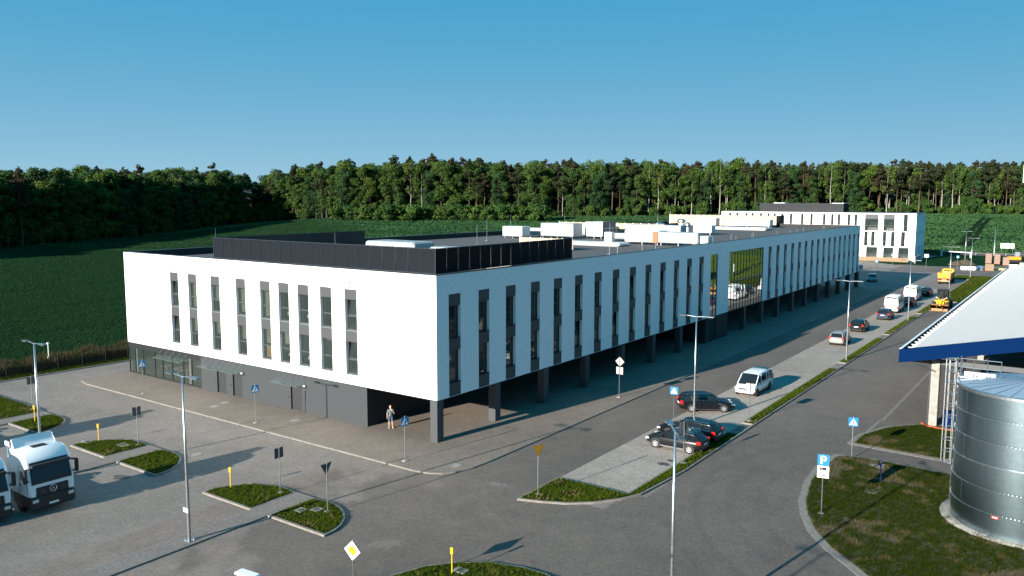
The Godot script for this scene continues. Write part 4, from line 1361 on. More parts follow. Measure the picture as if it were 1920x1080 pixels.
func crossing_sign(label: String, x: float, z: float, turn: float, h := 3.1, y0 := 0.0) -> void:
	var n := sign_post(label, x, z, turn, h, y0)
	var c := h - 0.34
	var o := sign_plate(n, rrect(-0.31, c - 0.31, 0.31, c + 0.31, 0.04), "sign_blue")
	mark(o, shift([[-0.26, -0.22], [0.26, -0.22], [0, 0.25]], 0, c), "sign_white", 0.053)
	var s := S()
	for pl in [[[-0.02, 0.06], [0.03, 0.06], [0.045, -0.03], [-0.03, -0.03]], [[-0.03, -0.03], [0.005, -0.03], [-0.06, -0.17], [-0.095, -0.17]], [[0.0, -0.03], [0.045, -0.03], [0.085, -0.17], [0.05, -0.17]], [[-0.02, 0.055], [-0.07, -0.04], [-0.05, -0.045], [0.0, 0.03]], [[0.03, 0.05], [0.085, -0.03], [0.07, -0.04], [0.01, 0.03]]]: plate(s, shift(pl, 0, c), 0.053, 0.056)
	var head := PackedVector2Array()
	for k in 10: head.append(Vector2(0.01 + 0.032 * cos(TAU * k / 10), c + 0.1 + 0.032 * sin(TAU * k / 10)))
	plate(s, head, 0.053, 0.056)
	for k in 3: plate(s, shift([[-0.17 + k * 0.12, -0.21], [-0.11 + k * 0.12, -0.21], [-0.12 + k * 0.12, -0.18], [-0.16 + k * 0.12, -0.18]], 0, c), 0.053, 0.055)
	obj("walker", s, M.sign_black, o)
func signs() -> void:
	var E := PI / 2
	var C := E - 0.22
	crossing_sign("blue pedestrian crossing sign before the glazed shop front", -31.5, 4.3, C, 3.1, 0.1)
	crossing_sign("blue pedestrian crossing sign on the pavement before the single grey door", -15.2, 4.35, C, 3.1, 0.1)
	crossing_sign("blue pedestrian crossing sign near the building's corner column", 0.85, 4.35, C, 3.1, 0.1)
	crossing_sign("blue pedestrian crossing sign beside the parked black estate cars", 11.4, -15.7, 0.25, 2.9)
	crossing_sign("blue pedestrian crossing sign on the lawn corner by the tank", 25.3, -14.35, 0.35, 2.95)
	crossing_sign("far blue pedestrian crossing sign near the exit gate", 10.1, -187.7, 0.2, 3.4)
	crossing_sign("far blue pedestrian crossing sign before the far office windows", -3.4, -160.7, 0.2, 3.4)
	crossing_sign("far blue sign high before the far office ground floor", -4.7, -185.9, 0.2, 3.4)
	# parking sign for trucks on the lawn
	var n := sign_post("blue parking sign with white truck and trailer plates on the lawn", 26.35, -2.8, 0.22, 3.5, 0.05)
	var o := sign_plate(n, rrect(-0.31, 2.83, 0.31, 3.48, 0.04), "sign_blue")
	var s := S()
	plate(s, shift([[-0.15, -0.22], [-0.06, -0.22], [-0.06, 0.24], [-0.15, 0.24]], 0, 3.15), 0.049, 0.053)
	var pb := PackedVector2Array()
	for k in 9: pb.append(Vector2(0.03 + 0.135 * sin(PI * k / 8.0), 3.245 + 0.145 * cos(PI * k / 8.0)))
	for k in 9: pb.append(Vector2(0.03 + 0.06 * sin(PI * (8 - k) / 8.0), 3.245 + 0.065 * cos(PI * (8 - k) / 8.0)))
	plate(s, pb, 0.049, 0.053)
	for y in [3.35, 3.14]: plate(s, pv([[-0.06, y - 0.04 + 0.01], [0.031, y - 0.03 + (0.0 if y < 3.2 else 0.0)], [0.031, y + 0.04], [-0.06, y + 0.04]]), 0.049, 0.0529)
	obj("letter_p", s, M.sign_white, o)
	o = sign_plate(n, rrect(-0.31, 2.45, 0.31, 2.81, 0.03), "sign_white", "sign_back", "truck_plate")
	s = S()
	plate(s, shift([[-0.06, -0.06], [0.18, -0.06], [0.18, 0.10], [-0.06, 0.10]], 0, 2.64), 0.049, 0.053)
	plate(s, shift([[-0.19, -0.06], [-0.07, -0.06], [-0.07, 0.07], [-0.14, 0.07], [-0.19, 0.0]], 0, 2.64), 0.049, 0.053)
	for x in [-0.13, 0.02, 0.12]:
		var w := PackedVector2Array()
		for k in 10: w.append(Vector2(x + 0.032 * cos(TAU * k / 10), 2.575 + 0.032 * sin(TAU * k / 10)))
		plate(s, w, 0.049, 0.0535)
	obj("truck_symbol", s, M.sign_black, o)
	o = sign_plate(n, rrect(-0.31, 2.12, 0.31, 2.43, 0.03), "sign_white", "sign_back", "trailer_plate")
	s = S()
	plate(s, shift([[-0.2, 0.0], [-0.17, 0.03], [0.19, 0.01], [0.17, -0.05], [-0.1, -0.04]], 0, 2.28), 0.049, 0.053)
	obj("trailer_symbol", s, M.sign_black, o)
	# dark backed boards facing away
	for e in [[-33.75, 12.8, "pair of dark backed sign boards beside the planted bed at the yard's west edge"], [-17.2, 13.0, "pair of dark backed sign boards on the middle grass island"], [-1.15, 13.2, "pair of dark backed sign boards on the grass island beside the lamp with a plate"]]:
		n = sign_post(e[2], e[0], e[1], -E, 2.85, 0.1)
		for q in [[-0.33, -0.03], [0.03, 0.33]]: sign_plate(n, rrect(q[0], 2.18, q[1], 2.82, 0.03), "sign_white", "sign_back")
	n = sign_post("dark backed inverted triangle sign on the grass island by the junction", 3.45, 13.55, -E, 2.85, 0.1)
	sign_plate(n, shift([[-0.42, 0.36], [0.42, 0.36], [0.0, -0.37]], 0, 2.48), "sign_yellow")
	n = sign_post("orange yellow inverted triangle sign on the planted bay end", 11.65, 4.25, E - 0.25, 3.1, 0.1)
	o = sign_plate(n, shift([[-0.42, 0.36], [0.42, 0.36], [0.0, -0.37]], 0, 2.7), "sign_orange", "sign_back")
	mark(o, shift([[-0.3, 0.28], [0.3, 0.28], [0.0, -0.22]], 0, 2.7), "sign_yellow")
	n = sign_post("pale backed diamond sign above a square plate on the long pavement", 4.2, -19.95, PI, 3.7, 0.1)
	sign_plate(n, shift([[-0.44, 0], [0, -0.44], [0.44, 0], [0, 0.44]], 0, 3.25), "sign_yellow", "sign_back_pale")
	sign_plate(n, rrect(-0.33, 2.1, 0.33, 2.75, 0.03), "sign_white", "sign_back_pale")
	n = sign_post("pale backed square sign at the start of a grass strip", 16.4, -19.1, PI, 3.05, 0.12)
	sign_plate(n, rrect(-0.36, 2.4, 0.36, 3.05, 0.03), "sign_white", "sign_back_pale")
	n = sign_post("dark sign seen edge on beside the black hatchback", 16.42, -6.25, -2.05, 2.9, 0.12)
	sign_plate(n, rrect(-0.33, 2.2, 0.33, 2.85, 0.03), "sign_white", "sign_back")
	n = sign_post("white and yellow diamond priority sign standing at the yard junction", 12.6, 20.2, 0.1, 3.1, 0.0)
	o = sign_plate(n, shift([[-0.45, 0], [0, -0.45], [0.45, 0], [0, 0.45]], 0, 2.65), "sign_white")
	mark(o, shift([[-0.26, 0], [0, -0.26], [0.26, 0], [0, 0.26]], 0, 2.65), "sign_yellow")
	n = sign_post("far blue parking sign by the end of the long building", -2.3, -140.1, 0.2, 3.6)
	o = sign_plate(n, rrect(-0.4, 2.8, 0.4, 3.6, 0.04), "sign_blue")
	s = S()
	plate(s, shift([[-0.18, -0.28], [-0.06, -0.28], [-0.06, 0.28], [-0.18, 0.28]], 0, 3.2), 0.049, 0.053)
	plate(s, shift([[-0.06, 0.28], [0.12, 0.24], [0.17, 0.12], [0.12, 0.0], [-0.06, -0.04]], 0, 3.2), 0.049, 0.053)
	obj("letter_p", s, M.sign_white, o)
	n = sign_post("far white square sign before the far office corner", 2.5, -191.0, 0.2, 3.2)
	sign_plate(n, rrect(-0.5, 2.4, 0.5, 3.2, 0.03), "sign_white")
	# yellow marker posts
	s = S()
	cyl(s, Vector3.ZERO, Vector3(0, 1.0, 0), 0.03, 0.03, 8)
	var pm := fin(s, M.yellow_post)
	s = S()
	cbox(s, Vector3(-0.075, 0.98, -0.05), Vector3(0.075, 1.3, 0.05), 0.02)
	var hm := fin(s, M.yellow_post)
	for e in [[-29.7, 14.45, "yellow marker post beside the lamp on the west grass island"], [-20.4, 14.2, "yellow marker post on the middle grass island"], [-4.3, 14.45, "yellow marker post on the island west of the lamp with a plate"], [14.15, 15.35, "yellow marker post on the planted island at the junction"]]:
		n = thing("marker_post", e[2], "marker post", Vector3(e[0], 0.12, e[1]), 0.4, "yellow marker posts on grass islands")
		put("post", pm, n); put("head", hm, n)
	# junction island at the bottom
	bed("grass_island", [[11.2, 19.5], [12.0, 16.8], [12.55, 15.4], [13.4, 14.35], [14.9, 13.25], [16.5, 12.75], [17.8, 12.7], [20.0, 13.3], [22.5, 15.2], [23.2, 19.0], [22, 24], [14, 25]], "grass island at the yard junction", 60, 0.08)
	# hydrant, covers
	n = thing("hydrant", "dark blue hydrant post on the lawn by the tank", "hydrant", Vector3(27.95, 0.05, -10.4))
	s = S()
	lathe(s, Vector3.ZERO, Vector3.UP, [[0.0, 0.12], [0.06, 0.12], [0.08, 0.055], [1.0, 0.055], [1.02, 0.085], [1.25, 0.085], [1.38, 0.05], [1.42, 0.0]], 12)
	obj("body", s, M.hydrant, n)
	s = S()
	for sg in [-1, 1]: cyl(s, Vector3(0.08 * sg, 1.12, 0), Vector3(0.21 * sg, 1.12, 0), 0.06, 0.06, 8)
	obj("outlet", s, M.hydrant, n)
	for e in [[27.1, -13.4, 0.9, 0.6, "square concrete cover on the lawn beside the hydrant", 0.1], [27.9, -8.1, 0.75, 0.55, "square concrete cover in the middle of the lawn", 0.1], [2.1, 14.35, 0.6, 0.6, "square cover on the island by the triangle sign", 0.17], [2.75, 13.75, 0.6, 0.6, "square cover next to the triangle sign post", 0.17], [-18.0, 13.7, 1.0, 0.6, "square cover on the middle grass island", 0.17], [-20.9, 14.8, 0.7, 0.5, "small square cover beside a yellow marker post", 0.17], [14.3, 14.9, 0.7, 0.5, "square cover at the foot of a yellow post at the junction", 0.17]]:
		s = S()
		cbox(s, Vector3(e[0] - e[2] / 2, 0.0, e[1] - e[3] / 2), Vector3(e[0] + e[2] / 2, e[5], e[1] + e[3] / 2), 0.015)
		var o2 := tag(obj("drain_cover", s, M.concrete), e[4], "drain cover", "concrete covers set in grass")
		s = S()
		cyl(s, Vector3(e[0], e[5] - 0.02, e[1]), Vector3(e[0], e[5] + 0.008, e[1]), 0.17, 0.17, 14)
		obj("lid", s, M.panel_grey, o2)
	for e in [[4.25, 3.0], [-22.7, 1.9], [-22.3, 3.2], [-13.3, 2.0], [-12.2, 11.6]]:
		n = thing("manhole_cover", "round concrete manhole cover set flush in the paving", "manhole cover", Vector3(e[0], 0.1 if e[1] < 5 else 0.0, e[1]), 0, "round manhole covers in the paving")
		s = S()
		lathe(s, Vector3.ZERO, Vector3.UP, [[0.0, 0.45], [0.012, 0.44], [0.012, 0.31], [0.004, 0.30]], 24)
		obj("ring", s, M.kerb, n)
		s = S()
		lathe(s, Vector3.ZERO, Vector3.UP, [[0.004, 0.30], [0.014, 0.28], [0.014, 0.0]], 24)
		obj("lid", s, M.concrete, n)

func fence() -> void:
	var f := thing("wire_fence", "dark wire mesh fence with posts along the field edge", "fence", Vector3(-48.8, 0, 0))
	var s := S()
	box(s, Vector3(-0.04, -0.1, -0.03), Vector3(0.04, 1.95, 0.03))
	var pm := fin(s, M.frame_dark)
	s = S()
	for k in 7: cyl(s, Vector3(0, 0.15 + k * 0.28, 0), Vector3(0, 0.15 + k * 0.28, -2.5), 0.008, 0.008, 4, false)
	for k in 24: cyl(s, Vector3(0, 0.1, -2.5 * k / 24.0), Vector3(0, 1.85, -2.5 * k / 24.0), 0.005, 0.005, 3, false)
	var mm := fin(s, M.frame_dark)
	for k in 28:
		var z := 36.0 - 2.5 * k
		put("post", pm, f, Transform3D(Basis(), Vector3(0, 0, z)))
		put("mesh_panel", mm, f, Transform3D(Basis(), Vector3(0, 0, z)))
	s = S()
	cyl(s, Vector3(-50.6, -0.1, 3.6), Vector3(-50.6, 2.7, 3.6), 0.06, 0.05, 8)
	box(s, Vector3(-50.75, 2.55, 3.5), Vector3(-50.45, 2.65, 3.7)); box(s, Vector3(-50.7, 0.9, 3.62), Vector3(-50.5, 1.2, 3.7))
	tag(obj("marker_pole", s, M.unit_white), "thin pale marker pole among the weeds behind the fence", "pole")

# ------------------------------------------------------------------ vehicles (own axes: +x forward, y up, +z right side)
func wheel(parent: Node3D, p: Vector3, r: float, w: float, rim_m: String, spokes := 5) -> void:
	var n := node("wheel", parent, Transform3D(Basis(), p))
	var sg := signf(p.z)
	var s := S(true)
	lathe(s, Vector3(0, 0, -w / 2), Vector3(0, 0, 1), [[0.0, r * 0.6], [0.0, r * 0.93], [w * 0.12, r], [w * 0.88, r], [w, r * 0.93], [w, r * 0.6]], 24)
	obj("tyre", s, M.rubber, n)
	s = S()
	var z := sg * (w / 2 - 0.02)
	lathe(s, Vector3(0, 0, z), Vector3(0, 0, sg), [[0.0, r * 0.60], [0.025, r * 0.64], [0.02, r * 0.54]], 20)
	for k in spokes:
		var a := TAU * k / spokes + 0.3
		var d := Vector3(cos(a), sin(a), 0)
		var t := Vector3(-d.y, d.x, 0)
		box(s, Vector3(0.02, -r * 0.085, 0), Vector3(r * 0.58, r * 0.085, 0.02), Transform3D(Basis(d, t, Vector3(0, 0, 1)), Vector3(0, 0, z + (0.0 if sg > 0 else -0.02))))
	lathe(s, Vector3(0, 0, z), Vector3(0, 0, sg), [[0.02, r * 0.16], [0.03, r * 0.14], [0.035, 0.0]], 10)
	obj("rim", s, M[rim_m], n)
	s = S()
	lathe(s, Vector3(0, 0, z - sg * 0.03), Vector3(0, 0, sg), [[0.0, r * 0.6], [0.001, 0.0]], 16)
	obj("hub", s, M.rim_dark, n)
# body sections: [x, bottom, top, half width]; cabin sections: [x, base, roof, half width base, half width roof]
func car(label: String, at: Vector3, turn: float, o: Dictionary) -> Node3D:
	var n := thing(o.get("name", "parked_car"), label, o.get("cat", "car"), at, turn, o.get("group", "cars parked along the lane"))
	var paint: String = o.paint
	var s := S(true)
	var rings := []
	for q in o.body:
		var y0: float = q[1]
		var y1: float = q[2]
		var w: float = q[3]
		var x: float = q[0]
		var half := [[0.0, y0], [0.78 * w, y0], [0.94 * w, y0 + 0.08], [w, lerpf(y0, y1, 0.38)], [w * 0.995, lerpf(y0, y1, 0.62)], [w * 0.955, y1 - 0.07], [w * 0.88, y1 - 0.01], [w * 0.55, y1 + 0.015], [0.0, y1 + 0.025]]
		var r := []
		for p in half: r.append(Vector3(x, p[1], p[0]))
		for i in range(half.size() - 2, 0, -1): r.append(Vector3(x, half[i][1], -half[i][0]))
		rings.append(r)
	skin(s, rings)
	s.set_smooth_group(-1)
	cap(s, rings[0], false); cap(s, rings[-1], true)
	obj("body", s, M[paint], n)
	s = S(true)
	rings = []
	var roof := []
	var first: int = o.get("roof_from", 1)
	var last: int = o.get("roof_to", o.cabin.size() - 2)
	for i in o.cabin.size():
		var q: Array = o.cabin[i]
		var x: float = q[0]
		var r := []
		for p in [[q[3], q[1]], [q[4], q[2] - 0.07], [q[4] * 0.86, q[2] - 0.012], [q[4] * 0.4, q[2] + 0.01]]: r.append(Vector3(x, p[1], p[0]))
		for k in range(3, -1, -1): r.append(Vector3(r[k].x, r[k].y, -r[k].z))
		rings.append(r)
		if i >= first and i <= last:
			var rr := []
			for p in [[q[4] + 0.012, q[2] - 0.085], [q[4] + 0.012, q[2] - 0.06], [q[4] * 0.86, q[2] + 0.008], [q[4] * 0.4, q[2] + 0.03]]: rr.append(Vector3(x, p[1], p[0]))
			for k in range(3, -1, -1): rr.append(Vector3(rr[k].x, rr[k].y, -rr[k].z))
			roof.append(rr)
	skin(s, rings, false)
	obj("glazing", s, M.car_glass, n)
	s = S(true)
	skin(s, roof, false)
	obj("roof", s, M[paint], n)
	# pillars
	s = S()
	for sg in [-1, 1]:
		for pr in o.pillars:
			var a := Vector3(pr[0], pr[1], pr[2] * sg)
			var b := Vector3(pr[3], pr[4], pr[5] * sg)
			cyl(s, a, b, pr[6] if pr.size() > 6 else 0.04, -1, 6)
	obj("pillar", s, M[o.get("pillar_paint", paint)], n)
	# panels of blind bodywork over the glazing (delivery vans)
	if o.has("blank"):
		s = S()
		for sg in [-1, 1]:
			for q in o.blank:
				var d := Vector3(0, 0, 0.02 * sg)
				var p := [Vector3(q[0], q[1], q[2] * sg) + d, Vector3(q[3], q[1], q[2] * sg) + d, Vector3(q[3], q[4], q[5] * sg) + d, Vector3(q[0], q[4], q[5] * sg) + d]
				quad(s, p[0], p[1], p[2], p[3])
		obj("side_panel", s, M[paint], n)
	if o.has("back"):   # painted rear doors: [x, y0, y1, halfw]
		var q: Array = o.back
		s = S()
		cbox(s, Vector3(q[0] - 0.02, q[1], -q[3]), Vector3(q[0] + 0.05, q[2], q[3]), 0.02)
		obj("rear_door", s, M[paint], n)
	if o.has("rail"):
		for sg in [-1, 1]:
			s = S()
			var q: Array = o.rail
			tube(s, [Vector3(q[0], q[2] - 0.05, q[3] * sg), Vector3(q[0] + 0.12, q[2] + 0.03, q[3] * sg), Vector3(q[1] - 0.15, q[2] + 0.03, q[3] * sg), Vector3(q[1], q[2] - 0.05, q[3] * sg)], 0.022, 6)
			obj("roof_rail", s, M.chrome, n)
	if o.has("trim"):   # bright strip round the side glass
		s = S()
		for sg in [-1, 1]:
			var pts := []
			for p in o.trim: pts.append(Vector3(p[0], p[1], p[2] * sg))
			tube(s, pts, 0.014, 5)
		obj("window_trim", s, M.chrome, n)
	var wy: float = o.wr
	for x in o.wx:
		for sg in [-1, 1]:
			var a := S()
			lathe(a, Vector3(x, wy + 0.01, sg * (o.hw - 0.12)), Vector3(0, 0, sg), [[0.0, 0.0], [0.0, wy + 0.05], [0.128, wy + 0.05], [0.128, 0.0]], 22)
			obj("wheel_arch", a, M.plastic, n)
			wheel(n, Vector3(x, wy, sg * (o.hw - 0.085)), wy, 0.21, o.get("rim", "rim"), o.get("spokes", 6))
	var fx: float = o.body[-1][0]
	var bx: float = o.body[0][0]
	for sg in [-1, 1]:
		s = S()
		cbox(s, Vector3(fx - 0.30, o.ly, sg * o.hw * 0.86 - 0.13), Vector3(fx - 0.02, o.ly + 0.15, sg * o.hw * 0.86 + 0.08 * sg + 0.02), 0.04)
		obj("headlight", s, M.lamp_clear, n)
		s = S()
		var tl: Array = o.tail
		cbox(s, Vector3(bx - 0.005, tl[0], sg * o.hw * 0.9 - 0.11), Vector3(bx + tl[2], tl[1], sg * o.hw * 0.9 + 0.11), 0.03)
		obj("tail_light", s, M.lamp_red, n)
		s = S()
		var mp: Array = o.mirror
		cbox(s, Vector3(mp[0] - 0.06, mp[1], sg * (o.hw + 0.02)), Vector3(mp[0] + 0.07, mp[1] + 0.14, sg * (o.hw + 0.17)), 0.03)
		obj("mirror", s, M[o.get("mirror_paint", paint)], n)
	s = S()
	cbox(s, Vector3(fx - 0.05, o.ly - 0.06, -o.hw * 0.5), Vector3(fx + 0.012, o.ly + 0.1, o.hw * 0.5), 0.02)
	obj("grille", s, M.plastic, n)
	s = S()
	cbox(s, Vector3(fx - 0.06, 0.3, -o.hw * 0.75), Vector3(fx + 0.01, 0.42, o.hw * 0.75), 0.03)
	obj("bumper_vent", s, M.plastic, n)
	s = S()
	box(s, Vector3(fx + 0.005, 0.44, -0.26), Vector3(fx + 0.022, 0.55, 0.26))
	obj("number_plate", s, M.plate_white, n)
	s = S()
	box(s, Vector3(bx - 0.03, o.get("py", 0.62), -0.26), Vector3(bx - 0.002, o.get("py", 0.62) + 0.11, 0.26))
	obj("number_plate", s, M.plate_white, n)
	s = S()
	cbox(s, Vector3(bx - 0.02, 0.28, -o.hw * 0.85), Vector3(bx + 0.1, 0.42, o.hw * 0.85), 0.03)
	obj("rear_valance", s, M.plastic, n)
	s = S()
	box(s, Vector3(o.wx[0] + wy + 0.05, 0.2, -o.hw + 0.01), Vector3(o.wx[1] - wy - 0.05, 0.3, o.hw - 0.01))
	obj("sill_strip", s, M[o.get("sill_m", "plastic")], n)
	return n
func estate(paint: String) -> Dictionary:
	return {"paint": paint, "hw": 0.88, "wr": 0.32, "wx": [-1.35, 1.32], "ly": 0.56, "tail": [0.68, 0.98, 0.28], "mirror": [0.72, 0.92], "trim": [[-1.85, 1.0, 0.85], [-1.75, 1.28, 0.75], [-0.2, 1.36, 0.70], [0.5, 1.22, 0.74], [0.95, 0.98, 0.86], [-1.85, 0.97, 0.875]], "rail": [-1.8, 0.15, 1.47, 0.62],
		"body": [[-2.32, 0.42, 0.78, 0.70], [-2.28, 0.30, 0.92, 0.80], [-1.9, 0.22, 0.97, 0.87], [-0.5, 0.2, 0.96, 0.88], [0.7, 0.2, 0.95, 0.88], [1.1, 0.2, 0.92, 0.87], [1.7, 0.22, 0.80, 0.85], [2.15, 0.26, 0.68, 0.76], [2.3, 0.34, 0.58, 0.62]],
		"cabin": [[-2.22, 0.92, 0.96, 0.76, 0.70], [-1.92, 0.93, 1.36, 0.82, 0.62], [-1.6, 0.94, 1.43, 0.84, 0.64], [-0.4, 0.95, 1.47, 0.85, 0.66], [0.1, 0.94, 1.45, 0.85, 0.65], [0.4, 0.93, 1.38, 0.85, 0.63], [1.15, 0.91, 0.94, 0.80, 0.66]], "roof_from": 1, "roof_to": 5,
		"pillars": [[1.1, 0.92, 0.80, 0.42, 1.33, 0.62], [-0.35, 0.95, 0.86, -0.4, 1.40, 0.67, 0.03], [-1.3, 0.95, 0.86, -1.35, 1.38, 0.66, 0.03], [-2.2, 0.93, 0.76, -1.9, 1.31, 0.62, 0.05]]}
func hatch(paint: String) -> Dictionary:
	var o := estate(paint)
	o.erase("trim")
	o.wx = [-1.28, 1.3]
	o.sill_m = "chrome"
	o.rail = [-1.5, 0.1, 1.44, 0.62]
	o.tail = [0.74, 0.97, 0.32]
	o.body = [[-2.12, 0.42, 0.80, 0.70], [-2.06, 0.30, 0.95, 0.80], [-1.7, 0.22, 0.98, 0.87], [-0.5, 0.2, 0.95, 0.88], [0.7, 0.2, 0.92, 0.88], [1.1, 0.2, 0.90, 0.87], [1.6, 0.22, 0.82, 0.85], [2.0, 0.26, 0.68, 0.76], [2.12, 0.34, 0.58, 0.60]]
	o.cabin = [[-2.0, 0.94, 0.98, 0.74, 0.66], [-1.55, 0.95, 1.33, 0.80, 0.60], [-1.2, 0.95, 1.40, 0.83, 0.63], [-0.2, 0.94, 1.44, 0.85, 0.65], [0.15, 0.93, 1.41, 0.85, 0.64], [0.4, 0.92, 1.36, 0.85, 0.62], [1.15, 0.89, 0.92, 0.80, 0.66]]
	o.pillars = [[1.1, 0.9, 0.80, 0.42, 1.31, 0.62], [-0.25, 0.94, 0.86, -0.3, 1.38, 0.66, 0.03], [-1.25, 0.95, 0.85, -1.2, 1.35, 0.63, 0.06], [-1.98, 0.95, 0.74, -1.55, 1.28, 0.60, 0.05]]
	return o
func compact(paint: String) -> Dictionary:   # tall family car
	var o := hatch(paint)
	o.erase("rail")
	o.sill_m = "plastic"
	o.spokes = 7
	o.tail = [0.82, 1.12, 0.22]
	o.py = 0.72
	for q in o.body: q[2] = q[2] * 1.06 + 0.02
	o.cabin = [[-2.02, 1.02, 1.06, 0.76, 0.68], [-1.8, 1.02, 1.48, 0.82, 0.64], [-1.45, 1.02, 1.57, 0.84, 0.66], [-0.2, 1.0, 1.62, 0.86, 0.68], [0.2, 0.99, 1.58, 0.86, 0.67], [0.5, 0.98, 1.50, 0.86, 0.65], [1.3, 0.93, 0.97, 0.80, 0.68]]
	o.pillars = [[1.25, 0.95, 0.80, 0.52, 1.45, 0.65], [-0.25, 1.0, 0.87, -0.3, 1.54, 0.69, 0.03], [-1.3, 1.02, 0.86, -1.3, 1.5, 0.67, 0.05], [-2.0, 1.02, 0.76, -1.8, 1.43, 0.64, 0.06]]
	return o
func minibus() -> Dictionary:
	var o := {"paint": "paint_white", "cat": "van", "name": "white_van", "hw": 0.94, "wr": 0.34, "wx": [-1.55, 1.55], "ly": 0.72, "tail": [0.9, 1.35, 0.06], "mirror": [1.35, 1.12], "mirror_paint": "plastic", "rim": "rim_dark",
		"body": [[-2.46, 0.35, 1.05, 0.86], [-2.42, 0.28, 1.12, 0.92], [-1.0, 0.24, 1.14, 0.94], [1.2, 0.24, 1.12, 0.94], [1.6, 0.24, 1.08, 0.93], [2.1, 0.26, 0.96, 0.9], [2.38, 0.3, 0.86, 0.82], [2.46, 0.38, 0.74, 0.68]],
		"cabin": [[-2.44, 1.08, 1.78, 0.88, 0.76], [-2.38, 1.08, 1.86, 0.9, 0.77], [-1.0, 1.1, 1.92, 0.92, 0.80], [0.6, 1.1, 1.91, 0.92, 0.80], [0.95, 1.08, 1.84, 0.92, 0.78], [1.85, 0.98, 1.04, 0.88, 0.76]], "roof_from": 0, "roof_to": 4,
		"pillars": [[1.8, 1.02, 0.86, 0.95, 1.78, 0.77, 0.05], [0.62, 1.12, 0.93, 0.55, 1.84, 0.81, 0.05], [-0.75, 1.12, 0.93, -0.8, 1.84, 0.81, 0.05], [-2.38, 1.1, 0.9, -2.36, 1.8, 0.78, 0.06]]}
	for q in o.body + o.cabin: q[0] *= 1.09
	for q in o.pillars:
		q[0] *= 1.09
		q[3] *= 1.09
		q[6] = minf(q[6], 0.042)
	o.wx = [-1.7, 1.7]
	o.mirror[0] = 1.5
	return o
func sprinter() -> Dictionary:
	return {"paint": "paint_white", "cat": "van", "name": "white_van", "hw": 1.0, "wr": 0.36, "wx": [-1.75, 1.9], "ly": 0.85, "tail": [0.75, 1.15, 0.06], "mirror": [1.75, 1.35], "mirror_paint": "plastic", "rim": "rim_dark", "py": 0.5, "back": [-2.95, 0.55, 2.3, 0.84],
		"body": [[-2.95, 0.4, 1.25, 0.94], [-2.9, 0.32, 1.3, 0.99], [0, 0.28, 1.3, 1.0], [1.6, 0.28, 1.26, 1.0], [2.2, 0.28, 1.15, 0.97], [2.7, 0.32, 1.0, 0.9], [2.95, 0.4, 0.85, 0.76]],
		"cabin": [[-2.94, 1.25, 2.5, 0.95, 0.82], [-2.88, 1.25, 2.6, 0.98, 0.84], [0.0, 1.28, 2.66, 0.98, 0.86], [1.0, 1.26, 2.62, 0.98, 0.85], [1.5, 1.25, 2.35, 0.98, 0.84], [2.3, 1.1, 1.2, 0.94, 0.84]], "roof_from": 0, "roof_to": 4,
		"blank": [[-2.9, 1.26, 0.985, -2.2, 2.55, 0.86], [-2.9, 1.26, 0.985, 0.9, 1.5, 0.965], [-2.9, 2.15, 0.90, 1.0, 2.58, 0.855]],
		"pillars": [[2.25, 1.15, 0.93, 1.5, 2.28, 0.83, 0.06], [0.95, 1.28, 0.99, 0.92, 2.55, 0.87, 0.07], [-0.7, 1.28, 0.99, -0.7, 2.55, 0.87, 0.05], [-2.88, 1.28, 0.97, -2.86, 2.5, 0.84, 0.08]]}
func head(dx: float, dz: float) -> float: return atan2(-dz, dx)
func vehicles() -> void:
	var N := head(0, -1)
	car("black estate car pulling across the lane with silver window trim", Vector3(12.05, 0.012, -20.75), head(0.83, -0.56), estate("paint_black"))
	car("black hatchback with bright rims and sill strip in the first parking bay", Vector3(14.5, 0.012, -9.52), PI, hatch("paint_anthracite"))
	car("black estate car with a chrome roof rail parked behind the black hatchback", Vector3(14.2, 0.012, -12.4), PI, estate("paint_black"))
	var mv := car("white minibus van facing the junction on the lane", Vector3(13.1, 0.012, -29.6), head(0, 1), minibus())
	star(mv, Vector3(2.70, 0.78, 0), 0.085)
	car("silver family car seen from behind beside the grass strip", Vector3(13.25, 0.012, -60.3), N, compact("paint_silver"))
	car("black family car with red tail lights ahead of the silver car", Vector3(12.85, 0.012, -72.2), N, compact("paint_black"))
	car("dark blue family car parked behind a white high roof van", Vector3(13.4, 0.012, -85.8), N, compact("paint_blue"))
	car("white high roof van ahead of the dark blue car", Vector3(12.85, 0.012, -95.4), N, sprinter())
	car("black car parked between the two white high roof vans", Vector3(13.5, 0.012, -103.8), N, compact("paint_black"))
	car("white high roof van ahead of a black car and near the wheel loader", Vector3(12.6, 0.012, -112.4), N, sprinter())
	car("black car parked ahead of the last white high roof van", Vector3(13.45, 0.012, -120.8), N, compact("paint_black"))
	car("silver grey car in the shade beyond the end of the building", Vector3(-0.4, 0.012, -142.5), head(0.1, 1), compact("paint_grey"))
	truck("white truck cab nearer the building of two parked side by side", Vector3(-9.65, 0.0, 22.45))
	truck("white truck cab further from the building of two parked side by side", Vector3(-9.95, 0.0, 25.75))
	truck("white truck cab standing west of the others whose shadow crosses the yard", Vector3(-25.6, 0.0, 21.3))
	dumper()
	loader(Vector3(18.55, 0.02, -99.0))
	yard_goods()
